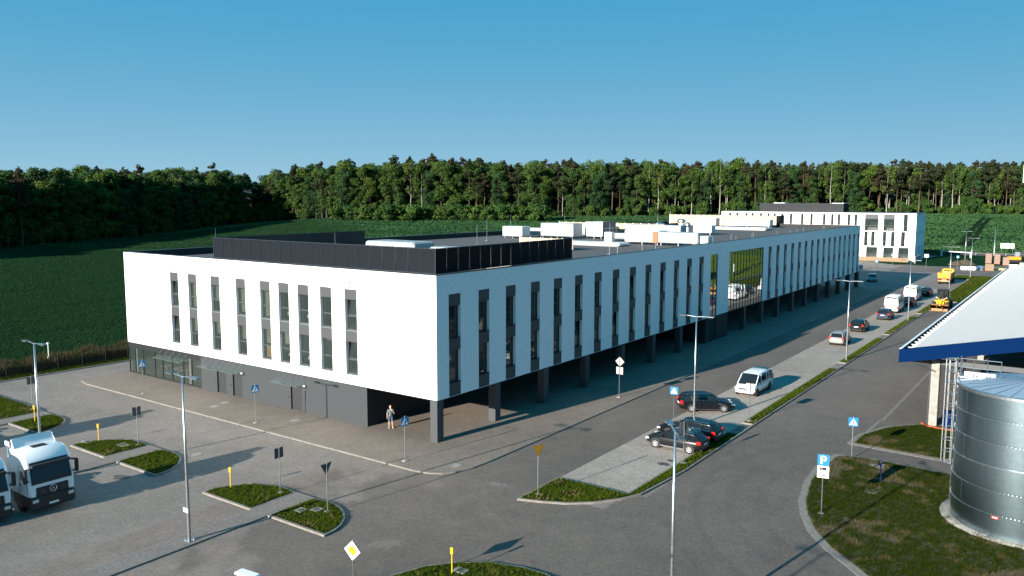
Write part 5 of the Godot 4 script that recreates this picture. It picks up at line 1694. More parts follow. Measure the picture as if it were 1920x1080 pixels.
# ring emblem with three rays
func star(parent: Node3D, p: Vector3, r: float) -> void:
	var s := S()
	tube(s, ring(p, Vector3(0, 0, 1), Vector3.UP, r, 20) + [p + Vector3(0, 0, r)], r * 0.10, 5)
	for k in 3:
		var a := PI / 2 + TAU * k / 3
		cyl(s, p, p + Vector3(0, sin(a), cos(a)) * r, r * 0.16, r * 0.04, 6)
	obj("emblem", s, M.chrome, parent)
var truck_proto: Node3D = null
func truck(label: String, at: Vector3) -> void:   # front plane at local x = 0, body towards -x
	if truck_proto:
		copy(truck_proto, "truck_cab", at, 0, label)
		return
	var n := thing("truck_cab", label, "truck", at, 0, "white truck cabs in the bays")
	truck_proto = n
	var side := [[-2.25, 1.05], [-0.12, 1.05], [0.0, 1.25], [-0.02, 1.85], [-0.30, 2.95], [-0.42, 3.12], [-0.75, 3.42], [-1.2, 3.55], [-2.25, 3.6]]
	# white cab: side outline extruded with rounded shoulders
	var s := S(true)
	var rings := []
	for q in [[-1.25, 0.12], [-1.22, 0.05], [-1.1, 0.0], [1.1, 0.0], [1.22, 0.05], [1.25, 0.12]]:
		var r := []
		for p in side:
			var c := Vector2(-1.2, 2.2)
			var v := (Vector2(p[0], p[1]) - c)
			r.append(Vector3(c.x + v.x * (1 - q[1] * 0.55), c.y + v.y * (1 - q[1] * 0.55), q[0]))
		rings.append(r)
	skin(s, rings)
	s.set_smooth_group(-1)
	cap(s, rings[0], false); cap(s, rings[-1], true)
	obj("cab", s, M.paint_white, n)
	# windscreen with black surround, visor
	s = S()
	var at_y := func(y: float) -> float: return lerpf(-0.02, -0.30, (y - 1.85) / 1.1)
	quad(s, Vector3(at_y.call(1.78) + 0.025, 1.78, 1.12), Vector3(at_y.call(1.78) + 0.025, 1.78, -1.12), Vector3(at_y.call(3.0) + 0.02, 3.0, -1.06), Vector3(at_y.call(3.0) + 0.02, 3.0, 1.06))
	obj("screen_surround", s, M.plastic, n)
	s = S()
	quad(s, Vector3(at_y.call(1.98) + 0.045, 1.98, 1.04), Vector3(at_y.call(1.98) + 0.045, 1.98, -1.04), Vector3(at_y.call(2.72) + 0.04, 2.72, -0.98), Vector3(at_y.call(2.72) + 0.04, 2.72, 0.98))
	obj("windscreen", s, M.car_glass, n)
	s = S()
	cbox(s, Vector3(-0.2, 2.74, -1.08), Vector3(0.08, 2.92, 1.08), 0.04)
	obj("sun_visor", s, M.plastic, n)
	# roof hatch and deflector
	s = S()
	cbox(s, Vector3(-1.75, 3.5, -0.42), Vector3(-1.25, 3.60, 0.36), 0.02)
	obj("roof_hatch", s, M.plastic, n)
	s = S(true)
	var df := []
	for k in 6:
		var t := k / 5.0
		df.append([Vector3(-1.75 - 0.45 * t, 3.55 + 0.42 * t * t + 0.08 * t, 1.15 - 0.05 * t), Vector3(-1.78 - 0.45 * t, 3.56 + 0.48 * t * t + 0.08 * t, 0), Vector3(-1.75 - 0.45 * t, 3.55 + 0.42 * t * t + 0.08 * t, -1.15 + 0.05 * t)])
	skin(s, df, false)
	s.set_smooth_group(-1)
	for sg in [-1, 1]:
		quad(s, Vector3(-1.75, 3.5, 1.15 * sg), Vector3(-2.2, 3.5, 1.12 * sg), Vector3(-2.22, 4.05, 1.1 * sg), Vector3(-1.98, 3.68, 1.13 * sg))
	box(s, Vector3(-2.27, 3.5, -1.1), Vector3(-2.21, 4.06, 1.1))
	obj("roof_deflector", s, M.paint_white, n)
	# side fairing behind the cab
	s = S()
	for sg in [-1, 1]: cbox(s, Vector3(-2.75, 1.15, sg * 1.16), Vector3(-2.27, 3.95, sg * 1.24), 0.03)
	obj("side_fairing", s, M.paint_white, n)
	for sg in [-1, 1]:
		s = S()
		quad(s, Vector3(-0.28, 1.95, 1.262 * sg), Vector3(-1.05, 1.95, 1.262 * sg), Vector3(-1.05, 2.72, 1.245 * sg), Vector3(-0.5, 2.72, 1.245 * sg))
		obj("side_window", s, M.car_glass, n)
		s = S()
		quad(s, Vector3(-1.5, 2.95, 1.25 * sg), Vector3(-2.1, 2.95, 1.25 * sg), Vector3(-2.05, 3.35, 1.23 * sg), Vector3(-1.65, 3.35, 1.23 * sg))
		obj("bunk_window", s, M.car_glass, n)
		var d := S()
		tube(d, [Vector3(-0.25, 1.2, 1.258 * sg), Vector3(-0.25, 1.9, 1.26 * sg), Vector3(-0.5, 2.78, 1.247 * sg), Vector3(-1.12, 2.78, 1.247 * sg), Vector3(-1.12, 1.2, 1.258 * sg)], 0.012, 4)
		var dn := obj("door_seam", d, M.plastic, n)
		d = S()
		box(d, Vector3(-1.05, 1.68, 1.255 * sg), Vector3(-0.9, 1.74, 1.29 * sg))
		obj("handle", d, M.plastic, dn)
		s = S()
		cbox(s, Vector3(-0.12, 1.95, sg * 1.33), Vector3(0.08, 2.75, sg * 1.52), 0.05)
		box(s, Vector3(-0.3, 2.68, sg * 1.2), Vector3(-0.02, 2.73, sg * 1.4)); box(s, Vector3(-0.3, 2.0, sg * 1.2), Vector3(-0.02, 2.05, sg * 1.4))
		obj("mirror", s, M.plastic, n)
		s = S()
		cbox(s, Vector3(-0.2, 0.72, sg * 0.98 - 0.2), Vector3(0.11, 0.98, sg * 0.98 + 0.2), 0.05)
		obj("headlight", s, M.lamp_clear, n)
		s = S()
		cbox(s, Vector3(-2.2, 0.35, sg * 0.95), Vector3(-0.2, 1.06, sg * 1.2), 0.08)
		obj("step", s, M.plastic, n)
		s = S()
		quad(s, Vector3(0.02, 1.1, 1.18 * sg), Vector3(0.02, 1.1, 0.9 * sg), Vector3(0.0, 1.75, 1.08 * sg), Vector3(0.0, 1.75, 1.2 * sg))
		obj("corner_panel", s, M.paint_white, n)
		for x in [-1.35, -4.9]:
			wheel(n, Vector3(x, 0.5, sg * 1.03), 0.5, 0.32, "rim_dark", 8)
	s = S()
	cbox(s, Vector3(-0.4, 0.32, -1.24), Vector3(0.10, 1.06, 1.24), 0.08)
	obj("bumper", s, M.plastic, n)
	s = S()
	cbox(s, Vector3(-0.2, 1.07, -0.88), Vector3(0.045, 1.58, 0.88), 0.03)
	obj("grille", s, M.plastic, n)
	s = S()
	for k in 3: box(s, Vector3(0.03, 1.16 + k * 0.14, -0.82), Vector3(0.062, 1.2 + k * 0.14, 0.82))
	for z in [-0.55, 0.55]: cbox(s, Vector3(0.03, 1.14, z - 0.13), Vector3(0.075, 1.45, z + 0.13), 0.02)
	obj("grille_bar", s, M.rim_dark, n)
	star(n, Vector3(0.085, 1.38, 0), 0.19)
	s = S()
	box(s, Vector3(0.1, 0.5, -0.26), Vector3(0.115, 0.61, 0.26))
	obj("number_plate", s, M.plate_white, n)
	# chassis and coupling plate
	s = S()
	for z in [-0.42, 0.42]: box(s, Vector3(-6.0, 0.75, z - 0.05), Vector3(-0.3, 1.0, z + 0.05))
	box(s, Vector3(-5.4, 1.0, -0.5), Vector3(-4.2, 1.12, 0.5))
	obj("chassis", s, M.plastic, n)
	s = S()
	for z in [-1.03, 1.03]:
		var r := []
		for k in 9:
			var a := PI * k / 8.0
			r.append([Vector3(-4.9 + 0.62 * cos(a), 0.5 + 0.62 * sin(a), z - 0.22), Vector3(-4.9 + 0.62 * cos(a), 0.5 + 0.62 * sin(a), z + 0.22)])
		skin(s, r, false)
	obj("mudguard", s, M.plastic, n)
func dumper() -> void:   # seen from behind
	var n := thing("dump_truck", "orange tipper truck with dirty bed parked past the white vans", "truck", Vector3(13.0, 0, -148.3), PI / 2)
	var s := S()
	var bed_ := [[Vector3(-3.5, 1.25, -1.15), Vector3(1.2, 1.25, -1.15), Vector3(1.2, 1.25, 1.15), Vector3(-3.5, 1.25, 1.15)], [Vector3(-3.6, 2.35, -1.22), Vector3(1.25, 2.35, -1.22), Vector3(1.25, 2.35, 1.22), Vector3(-3.6, 2.35, 1.22)]]
	for k in 4:
		var a: Vector3 = bed_[0][k]
		var b: Vector3 = bed_[0][(k + 1) % 4]
		quad(s, b, a, bed_[1][k], bed_[1][(k + 1) % 4])
	quad(s, bed_[0][0], bed_[0][1], bed_[0][2], bed_[0][3])
	for k in 4: tube(s, [bed_[1][k], bed_[1][(k + 1) % 4]], 0.06)
	for x in [-2.6, -1.4, -0.2]:
		for sg in [-1, 1]: box(s, Vector3(x - 0.05, 1.25, sg * 1.18), Vector3(x + 0.05, 2.35, sg * 1.25))
	obj("tipper_bed", s, M.machine_orange, n)
	s = S()
	cbox(s, Vector3(1.5, 1.0, -1.15), Vector3(3.4, 2.85, 1.15), 0.18)
	obj("cab", s, M.machine_yellow, n)
	s = S()
	box(s, Vector3(1.48, 1.9, -0.8), Vector3(1.51, 2.6, 0.8)); box(s, Vector3(3.39, 1.8, -0.95), Vector3(3.42, 2.6, 0.95))
	obj("cab_window", s, M.car_glass, n)
	for sg in [-1, 1]:
		for x in [-2.6, -1.4, 2.4]: wheel(n, Vector3(x, 0.5, sg * 0.98), 0.5, 0.34, "rim_dark", 6)
		s = S()
		cbox(s, Vector3(-3.55, 0.85, sg * 0.85 - 0.2), Vector3(-3.45, 1.05, sg * 0.85 + 0.2), 0.02)
		obj("tail_light", s, M.lamp_red, n)
		s = S()
		cbox(s, Vector3(2.9, 1.9, sg * 1.3), Vector3(3.0, 2.5, sg * 1.5), 0.03)
		obj("mirror", s, M.plastic, n)
	s = S()
	box(s, Vector3(-3.5, 0.8, -0.45), Vector3(3.3, 1.05, 0.45)); box(s, Vector3(-3.56, 0.6, -1.1), Vector3(-3.4, 0.8, 1.1))
	obj("chassis", s, M.bucket, n)
func loader(at: Vector3) -> void:   # local +x is the digging side
	var n := thing("wheel_loader", "yellow wheel loader with a broad brown bucket on the road edge", "loader", at, head(0, 1))
	var s := S()
	var prof := [[0.0, 0.08], [0.02, 0.05], [-0.75, 0.05], [-1.0, 0.35], [-1.0, 0.85], [-0.75, 1.1]]
	var rings := []
	for p in prof: rings.append([Vector3(p[0], p[1], -1.25), Vector3(p[0], p[1], 1.25)])
	skin(s, rings, false)
	for sg in [-1, 1]:
		for k in prof.size() - 1: tri(s, Vector3(prof[k][0], prof[k][1], 1.25 * sg), Vector3(prof[k + 1][0], prof[k + 1][1], 1.25 * sg), Vector3(-0.5, 0.55, 1.25 * sg))
	for k in 7: box(s, Vector3(-0.05, 0.04, -1.2 + k * 0.4 - 0.05), Vector3(0.18, 0.1, -1.2 + k * 0.4 + 0.05))
	box(s, Vector3(-1.06, 0.3, -1.26), Vector3(-1.0, 0.95, 1.26))
	obj("bucket", s, M.bucket, n)
	for sg in [-1, 1]:
		s = S()
		tube(s, [Vector3(-1.05, 0.5, 0.42 * sg), Vector3(-1.7, 1.25, 0.42 * sg), Vector3(-3.0, 1.75, 0.42 * sg)], 0.13, 8)
		obj("lift_arm", s, M.machine_yellow, n)
		s = S()
		cbox(s, Vector3(-3.9, 0.95, sg * 0.75 - 0.28), Vector3(-2.4, 1.5, sg * 0.75 + 0.28), 0.08)
		obj("mudguard", s, M.machine_yellow, n)
		for x in [-2.3, -5.2]: wheel(n, Vector3(x, 0.68, sg * 1.0), 0.68, 0.5, "rim_dark", 6)
		s = S()
		cbox(s, Vector3(-3.1, 2.35, sg * 1.0), Vector3(-3.0, 2.75, sg * 1.2), 0.03)
		obj("mirror", s, M.plastic, n)
		s = S()
		cyl(s, Vector3(-2.9, 1.9, sg * 0.7), Vector3(-2.75, 1.9, sg * 0.7), 0.12, 0.12, 10)
		obj("headlight", s, M.lamp_clear, n)
	s = S()
	tube(s, [Vector3(-1.05, 0.75, 0), Vector3(-1.5, 1.55, 0), Vector3(-2.1, 1.45, 0), Vector3(-2.9, 1.35, 0)], 0.13, 8)
	cbox(s, Vector3(-1.6, 1.05, -0.22), Vector3(-1.3, 1.7, 0.22), 0.08)
	obj("tilt_link", s, M.machine_yellow, n)
	s = S()
	cbox(s, Vector3(-3.2, 0.7, -0.5), Vector3(-2.0, 1.55, 0.5), 0.12)
	cbox(s, Vector3(-6.4, 0.85, -0.85), Vector3(-4.3, 2.0, 0.85), 0.2)
	obj("body", s, M.machine_yellow, n)
	s = S()
	cbox(s, Vector3(-4.5, 1.4, -0.72), Vector3(-3.2, 3.05, 0.72), 0.1)
	obj("cab_glass", s, M.car_glass, n)
	s = S()
	for x in [-4.52, -3.18]:
		for z in [-0.72, 0.72]: cyl(s, Vector3(x, 1.5, z), Vector3(x, 3.05, z), 0.05)
	cbox(s, Vector3(-4.65, 3.05, -0.82), Vector3(-3.05, 3.2, 0.82), 0.06)
	obj("cab_frame", s, M.plastic, n)
	s = S()
	cyl(s, Vector3(-5.3, 2.0, 0.4), Vector3(-5.3, 2.7, 0.4), 0.06)
	obj("exhaust", s, M.plastic, n)
func yard_goods() -> void:
	# stacked pallets and bags by the far exit
	for e in [[14.6, -212, 1.5, 2.6, 1.3, "tall wrapped pallet of pale pink blocks by the exit", "brick_pink"], [16.7, -211, 1.4, 2.5, 1.3, "tall wrapped pallet of grey pink blocks next to another", "brick_pink"], [19.0, -208, 1.5, 2.0, 1.3, "dark pink block pallet beside timber boards", "brick_pink"], [17.2, -187, 1.9, 1.5, 1.2, "orange block pallet behind the large lawn", "sand"], [15.2, -187, 1.3, 1.2, 1.2, "dark plastic wrapped pallet beside the orange one", "tarp_blue"]]:
		var n := thing("block_pallet", e[5], "pallet", Vector3(e[0], 0, e[1]), 0.1, "building material pallets by the exit")
		var s := S()
		for k in 3: box(s, Vector3(-e[2] / 2, 0.0, -0.6 + k * 0.55), Vector3(e[2] / 2, 0.14, -0.48 + k * 0.55))
		obj("skid", s, M.timber, n)
		var rows := int(e[3] / 0.5)
		for k in rows:
			s = S()
			cbox(s, Vector3(-e[2] / 2 + 0.02 * (k % 2), 0.145 + k * 0.5, -e[4] / 2), Vector3(e[2] / 2 - 0.03 * ((k + 1) % 2), 0.14 + k * 0.5 + 0.49, e[4] / 2), 0.03)
			obj("layer", s, M[e[6]], n)
	for e in [[12.2, -185.3, "white bulk bags in a heap beside the exit road"], [13.9, -185.6, "white bulk bags with a dark cover beside the exit road"]]:
		var n := thing("bulk_bag", e[2], "bulk bag", Vector3(e[0], 0, e[1]), 0.3, "bulk bags beside the exit road")
		for k in 3:
			var s := S(true)
			lathe(s, Vector3(-0.6 + k * 0.65, 0, 0.25 * (k % 2)), Vector3.UP, [[0.0, 0.3], [0.15, 0.5], [0.7, 0.55], [0.95, 0.4], [1.0, 0.0]], 9)
			obj("bag", s, M.tarp if k != 2 or e[0] < 13 else M.tarp_blue, n)
	var s := S()
	for k in 5: box(s, Vector3(-1.4, 0.02 + 0.08 * k, -0.1 - 0.1 * k), Vector3(1.3, 0.09 + 0.08 * k, 0.06 - 0.1 * k), Transform3D(Basis(Vector3.UP, -0.5 + k * 0.05), Vector3(20.0, 0, -190)))
	tag(obj("timber_boards", s, M.board), "loose pale timber boards beside the pallets", "boards")
	s = S(true)
	for c in [[8.2, -200, 2.0, 1.2], [10.0, -204, 2.6, 1.5]]: lathe(s, Vector3(c[0], 0, c[1]), Vector3.UP, [[0.0, c[2]], [c[3] * 0.6, c[2] * 0.6], [c[3], 0.0]], 12)
	tag(obj("soil_heap", s, M.soil), "dark soil heap beside the exit road", "heap")
	# digger
	var n := thing("excavator", "small grey and orange excavator with raised dark arm near the public road", "excavator", Vector3(20.3, 0, -219), 0.4)
	for sg in [-1, 1]:
		s = S()
		cbox(s, Vector3(-1.8, 0, sg * 0.9 - 0.25), Vector3(1.8, 0.75, sg * 0.9 + 0.25), 0.3)
		obj("track", s, M.rubber, n)
	s = S()
	cbox(s, Vector3(-1.8, 0.8, -1.1), Vector3(1.2, 1.7, 1.1), 0.15)
	obj("body", s, M.machine_orange, n)
	s = S()
	cbox(s, Vector3(0.0, 1.7, -1.0), Vector3(1.2, 3.0, 0.1), 0.1)
	obj("cab", s, M.paint_grey, n)
	s = S()
	tube(s, [Vector3(0.8, 1.5, 0.5), Vector3(2.4, 4.2, 0.5), Vector3(4.0, 3.4, 0.5)], 0.2, 8)
	cbox(s, Vector3(3.6, 1.6, 0.0), Vector3(4.5, 3.4, 1.0), 0.1)
	obj("boom", s, M.plastic, n)
	# exit gate, hoarding panel, small post lamp
	n = thing("exit_gate", "low white barrier gate across the far exit road", "gate", Vector3(0.0, 0, -234.5), -0.45)
	for x in [0.0, 9.2]:
		s = S()
		cbox(s, Vector3(x - 0.2, 0, -0.2), Vector3(x + 0.2, 1.9, 0.2), 0.05)
		obj("post", s, M.unit_white, n)
	s = S()
	box(s, Vector3(0.2, 1.5, -0.08), Vector3(9.0, 1.8, 0.08))
	obj("boom", s, M.unit_white, n)
	n = thing("hoarding", "white hoarding panel standing beside the public road", "hoarding", Vector3(15.0, 0, -262.0), 0.1)
	s = S()
	box(s, Vector3(-1.9, 1.6, -0.05), Vector3(1.9, 3.2, 0.05))
	obj("panel", s, M.unit_white, n)
	s = S()
	for x in [-1.5, 1.5]: cyl(s, Vector3(x, 0, -0.1), Vector3(x, 3.0, -0.1), 0.06)
	obj("post", s, M.galv, n)
	# guard rail of the public road
	n = thing("guard_rail", "grey guard rail along the public road", "guard rail", Vector3(4, 0.2, -244.5), 0.07)
	s = S()
	box(s, Vector3(0, 0.45, -0.03), Vector3(80, 0.68, 0.03))
	obj("rail", s, M.frame, n)
	s = S()
	for k in 20: box(s, Vector3(k * 4.0, 0, -0.1), Vector3(k * 4.0 + 0.1, 0.7, -0.03))
	obj("post", s, M.galv, n)
	# advertising pylon that just enters the picture at the edge
	n = thing("pylon_sign", "tall white pylon panel rising beyond the far end of the hall", "pylon", Vector3(26.6, 0, -132.4), 0.62)
	s = S()
	cbox(s, Vector3(0, 20.6, -0.3), Vector3(4.5, 23.9, 0.3), 0.05)
	obj("panel", s, M.white_paint, n)
	s = S()
	cyl(s, Vector3(2.3, 0, -0.5), Vector3(2.3, 20.7, -0.5), 0.4, 0.3, 12)
	obj("mast", s, M.galv, n)
	# across the road, mirrored in the curtain wall: a long brick shed and parked vans
	n = thing("brick_shed", "long reddish brick shed across the meadow", "building", Vector3(120, 0, -215), 0.6)
	s = S()
	box(s, Vector3(-45, 0, -6), Vector3(45, 5.5, 6))
	obj("wall", s, M.brick_pink, n)
	s = S()
	quad(s, Vector3(-46, 5.4, 7), Vector3(46, 5.4, 7), Vector3(46, 8, 0), Vector3(-46, 8, 0))
	quad(s, Vector3(46, 5.4, -7), Vector3(-46, 5.4, -7), Vector3(-46, 8, 0), Vector3(46, 8, 0))
	obj("roof", s, M.unit_white, n)

# ------------------------------------------------------------------ person: one skin over tapered bones (surface nets)
func nets(s: SurfaceTool, bones: Array, cell: float, k: float) -> void:
	var lo := Vector3.ONE * 1e9
	var hi := -lo
	for b in bones:
		var r: float = maxf(b[2], b[3]) + cell * 2
		lo = lo.min(b[0] - Vector3.ONE * r).min(b[1] - Vector3.ONE * r)
		hi = hi.max(b[0] + Vector3.ONE * r).max(b[1] + Vector3.ONE * r)
	var nx := int((hi.x - lo.x) / cell) + 2
	var ny := int((hi.y - lo.y) / cell) + 2
	var nz := int((hi.z - lo.z) / cell) + 2
	var f := PackedFloat32Array()
	f.resize(nx * ny * nz)
	f.fill(1.0)
	for b in bones:   # only cells near each bone
		var r: float = maxf(b[2], b[3]) + maxf(cell * 2, k)
		var a0: Vector3 = ((b[0].min(b[1]) - Vector3.ONE * r - lo) / cell).floor().max(Vector3.ZERO)
		var a1: Vector3 = ((b[0].max(b[1]) + Vector3.ONE * r - lo) / cell).ceil().min(Vector3(nx - 1, ny - 1, nz - 1))
		var d: Vector3 = b[1] - b[0]
		var dd := maxf(d.length_squared(), 1e-9)
		for z in range(int(a0.z), int(a1.z) + 1):
			for y in range(int(a0.y), int(a1.y) + 1):
				for x in range(int(a0.x), int(a1.x) + 1):
					var p := lo + Vector3(x, y, z) * cell
					var t := clampf((p - b[0]).dot(d) / dd, 0, 1)
					var v: float = (p - b[0] - d * t).length() - lerpf(b[2], b[3], t)
					var i := (z * ny + y) * nx + x
					var w := f[i]
					var h := maxf(k - absf(w - v), 0.0) / k
					f[i] = minf(w, v) - h * h * k * 0.25
	var idx := {}
	var pts := []
	for z in nz - 1:
		for y in ny - 1:
			for x in nx - 1:
				var i := (z * ny + y) * nx + x
				var c := Vector3.ZERO
				var n := 0
				var v := [f[i], f[i + 1], f[i + nx], f[i + nx + 1], f[i + nx * ny], f[i + nx * ny + 1], f[i + nx * ny + nx], f[i + nx * ny + nx + 1]]
				var neg := 0
				for q in 8: neg += 1 if v[q] < 0 else 0
				if neg == 0 or neg == 8: continue
				for e in [[0, 1], [2, 3], [4, 5], [6, 7], [0, 2], [1, 3], [4, 6], [5, 7], [0, 4], [1, 5], [2, 6], [3, 7]]:
					if (v[e[0]] < 0) != (v[e[1]] < 0):
						var t: float = v[e[0]] / (v[e[0]] - v[e[1]])
						c += Vector3(e[0] & 1, (e[0] >> 1) & 1, e[0] >> 2).lerp(Vector3(e[1] & 1, (e[1] >> 1) & 1, e[1] >> 2), t)
						n += 1
				idx[i] = pts.size()
				pts.append(lo + (Vector3(x, y, z) + c / n) * cell)
	var col := []
	for p in pts:
		var best := 1e9
		var cc := Color.WHITE
		for b in bones:
			var d: Vector3 = b[1] - b[0]
			var t := clampf((p - b[0]).dot(d) / maxf(d.length_squared(), 1e-9), 0, 1)
			var v: float = (p - b[0] - d * t).length() - lerpf(b[2], b[3], t)
			if v < best:
				best = v
				cc = b[4]
		col.append(cc)
	var st := [1, nx, nx * ny]
	for i in idx:
		for ax in 3:
			var u: int = st[(ax + 1) % 3]
			var w: int = st[(ax + 2) % 3]
			if (f[i] < 0) == (f[i + st[ax]] < 0): continue
			if not (idx.has(i - u) and idx.has(i - w) and idx.has(i - u - w)): continue
			var q := [idx[i], idx[i - u], idx[i - u - w], idx[i - w]]
			if f[i] < 0: q.reverse()
			for e in [0, 2, 1, 0, 3, 2]:
				s.set_color(col[q[e]])
				s.add_vertex(pts[q[e]])
func hand_bones(wrist: Vector3, dir: Vector3, palm: Vector3, sg: float, c: Color, curl: float) -> Array:
	var d := dir.normalized()
	var side := palm.cross(d).normalized() * sg
	var o := [[wrist - d * 0.03, wrist + d * 0.03, 0.026, 0.03, c], [wrist + d * 0.03 - side * 0.018, wrist + d * 0.085 - side * 0.024, 0.021, 0.018, c], [wrist + d * 0.03 + side * 0.018, wrist + d * 0.085 + side * 0.024, 0.021, 0.018, c]]
	var ln := [0.062, 0.074, 0.078, 0.070]
	for k in 4:
		var root := wrist + d * (0.085 + 0.004 * sin(k * 1.2)) + side * (0.031 - 0.0205 * k)
		var m: Vector3 = root + (d + palm * curl * 0.6).normalized() * ln[3 - k] * 0.55
		o.append([root - d * 0.01, m, 0.0095, 0.009, c])
		o.append([m, m + (d + palm * curl * 1.8).normalized() * ln[3 - k] * 0.5, 0.009, 0.0075, c])
	var th := wrist + d * 0.03 - side * 0.03
	o.append([th, th + (d * 0.5 - side * 0.8 + palm * 0.4).normalized() * 0.045, 0.012, 0.0105, c])
	o.append([th + (d * 0.5 - side * 0.8 + palm * 0.4).normalized() * 0.045, th + (d * 0.5 - side * 0.8 + palm * 0.4).normalized() * 0.045 + (d + palm * 0.5).normalized() * 0.035, 0.0105, 0.0085, c])
	return o
func person() -> void:
	var sk := Color(0.50, 0.29, 0.20)
	var shirt := Color(0.075, 0.12, 0.125)
	var shorts := Color(0.045, 0.075, 0.13)
	var shoe := Color(0.45, 0.40, 0.36)
	var hair := Color(0.42, 0.34, 0.27)
	var n := thing("person", "person in teal shirt and blue shorts raising a hand to the chin", "person", Vector3(-5.5, 0.1, -0.85), 0.9)
	var V := func(x: float, y: float, z: float) -> Vector3: return Vector3(x, y, z)
	var b := [
		[V.call(-0.07, 0.97, 0), V.call(0.07, 0.97, 0), 0.125, 0.125, shorts], [V.call(0, 1.02, 0), V.call(0, 1.16, 0.015), 0.135, 0.14, shirt], [V.call(-0.06, 1.32, 0), V.call(0.06, 1.32, 0), 0.13, 0.13, shirt], [V.call(-0.15, 1.45, -0.01), V.call(0.15, 1.45, -0.01), 0.065, 0.065, shirt],
		[V.call(0, 1.46, 0), V.call(0, 1.58, 0.015), 0.058, 0.055, sk],
		[V.call(-0.18, 1.44, -0.01), V.call(-0.235, 1.24, -0.03), 0.066, 0.062, shirt], [V.call(-0.235, 1.24, -0.03), V.call(-0.25, 1.14, -0.03), 0.05, 0.042, sk], [V.call(-0.25, 1.14, -0.03), V.call(-0.27, 0.89, 0.03), 0.043, 0.028, sk],
		[V.call(0.18, 1.44, -0.01), V.call(0.25, 1.26, 0.06), 0.066, 0.06, shirt], [V.call(0.25, 1.26, 0.06), V.call(0.26, 1.19, 0.1), 0.05, 0.043, sk], [V.call(0.26, 1.19, 0.1), V.call(0.09, 1.42, 0.2), 0.043, 0.028, sk],
		[V.call(-0.095, 0.92, 0), V.call(-0.11, 0.62, 0.02), 0.10, 0.088, shorts], [V.call(-0.11, 0.62, 0.02), V.call(-0.115, 0.5, 0.02), 0.066, 0.058, sk], [V.call(-0.115, 0.5, 0.02), V.call(-0.12, 0.34, -0.015), 0.056, 0.056, sk], [V.call(-0.12, 0.34, -0.015), V.call(-0.125, 0.09, -0.02), 0.054, 0.035, sk], [V.call(-0.125, 0.05, -0.05), V.call(-0.145, 0.035, 0.15), 0.045, 0.036, shoe],
		[V.call(0.095, 0.92, 0), V.call(0.12, 0.62, 0.05), 0.10, 0.088, shorts], [V.call(0.12, 0.62, 0.05), V.call(0.125, 0.5, 0.06), 0.066, 0.058, sk], [V.call(0.125, 0.5, 0.06), V.call(0.13, 0.34, 0.03), 0.056, 0.056, sk], [V.call(0.13, 0.34, 0.03), V.call(0.135, 0.09, 0.02), 0.054, 0.035, sk], [V.call(0.135, 0.05, -0.01), V.call(0.17, 0.035, 0.18), 0.045, 0.036, shoe]]
	var s := S(true)
	nets(s, b, 0.02, 0.035)
	var h := [[V.call(0, 1.665, 0.0), V.call(0, 1.72, 0.0), 0.088, 0.088, sk], [V.call(0, 1.60, 0.045), V.call(0, 1.64, 0.05), 0.052, 0.06, sk], [V.call(0, 1.685, 0.092), V.call(0, 1.655, 0.112), 0.009, 0.015, sk], [V.call(-0.088, 1.69, 0.0), V.call(-0.09, 1.65, 0.0), 0.016, 0.012, sk], [V.call(0.088, 1.69, 0.0), V.call(0.09, 1.65, 0.0), 0.016, 0.012, sk], [V.call(-0.018, 1.618, 0.1), V.call(0.018, 1.618, 0.1), 0.008, 0.008, Color(0.32, 0.12, 0.09)], [V.call(-0.032, 1.695, 0.083), V.call(-0.03, 1.695, 0.083), 0.011, 0.011, Color(0.03, 0.02, 0.02)], [V.call(0.032, 1.695, 0.083), V.call(0.03, 1.695, 0.083), 0.011, 0.011, Color(0.03, 0.02, 0.02)], [V.call(0, 1.50, 0.005), V.call(0, 1.62, 0.012), 0.057, 0.055, sk]]
	nets(s, h, 0.009, 0.02)
	nets(s, hand_bones(Vector3(-0.27, 0.89, 0.03), Vector3(-0.05, -1, 0.2), Vector3(0.9, 0, 0.3).normalized(), 1.0, sk, 0.4), 0.006, 0.006)
	nets(s, hand_bones(Vector3(0.09, 1.42, 0.2), Vector3(-0.5, 0.85, 0.0), Vector3(0, 0.2, -1).normalized(), -1.0, sk, 0.6), 0.006, 0.006)
	obj("body", s, M.skin, n)
	s = S(true)
	var cap_ := []
	for k in 5:
		var a := PI * 0.5 * k / 4.0
		cap_.append([1.70 + 0.02 + 0.095 * sin(a) - 0.01, 0.093 * cos(a)])
	lathe(s, Vector3(0, 0, -0.012), Vector3.UP, cap_, 14)
	obj("hair", s, M.sand, n)

# ------------------------------------------------------------------ trees
func leaves(s: SurfaceTool, q: RandomNumberGenerator, c: Vector3, rad: Vector3, n: int, size: float, col: Color, spread := 0.3) -> void:
	for k in n:
		var d := Vector3(q.randfn(), q.randfn(), q.randfn()).normalized()
		var p := c + d * rad * q.randf_range(0.55, 1.05)
		var nn := (d + Vector3(q.randfn(), q.randfn(), q.randfn()) * 0.55).normalized()
		var u := nn.cross(Vector3(q.randfn(), q.randfn(), q.randfn())).normalized()
		var v := nn.cross(u)
		var sz := size * q.randf_range(0.6, 1.25)
		s.set_color(col * q.randf_range(1.0 - spread, 1.0 + spread))
		var a := p - u * sz * 0.5 - v * sz * 0.4
		var b := p + u * sz * 0.5 - v * sz * 0.25
		var e := p + u * sz * 0.35 + v * sz * 0.5 + nn * sz * 0.2
		var f := p - u * sz * 0.45 + v * sz * 0.4
		tri(s, a, b, e)
		tri(s, a, e, f)
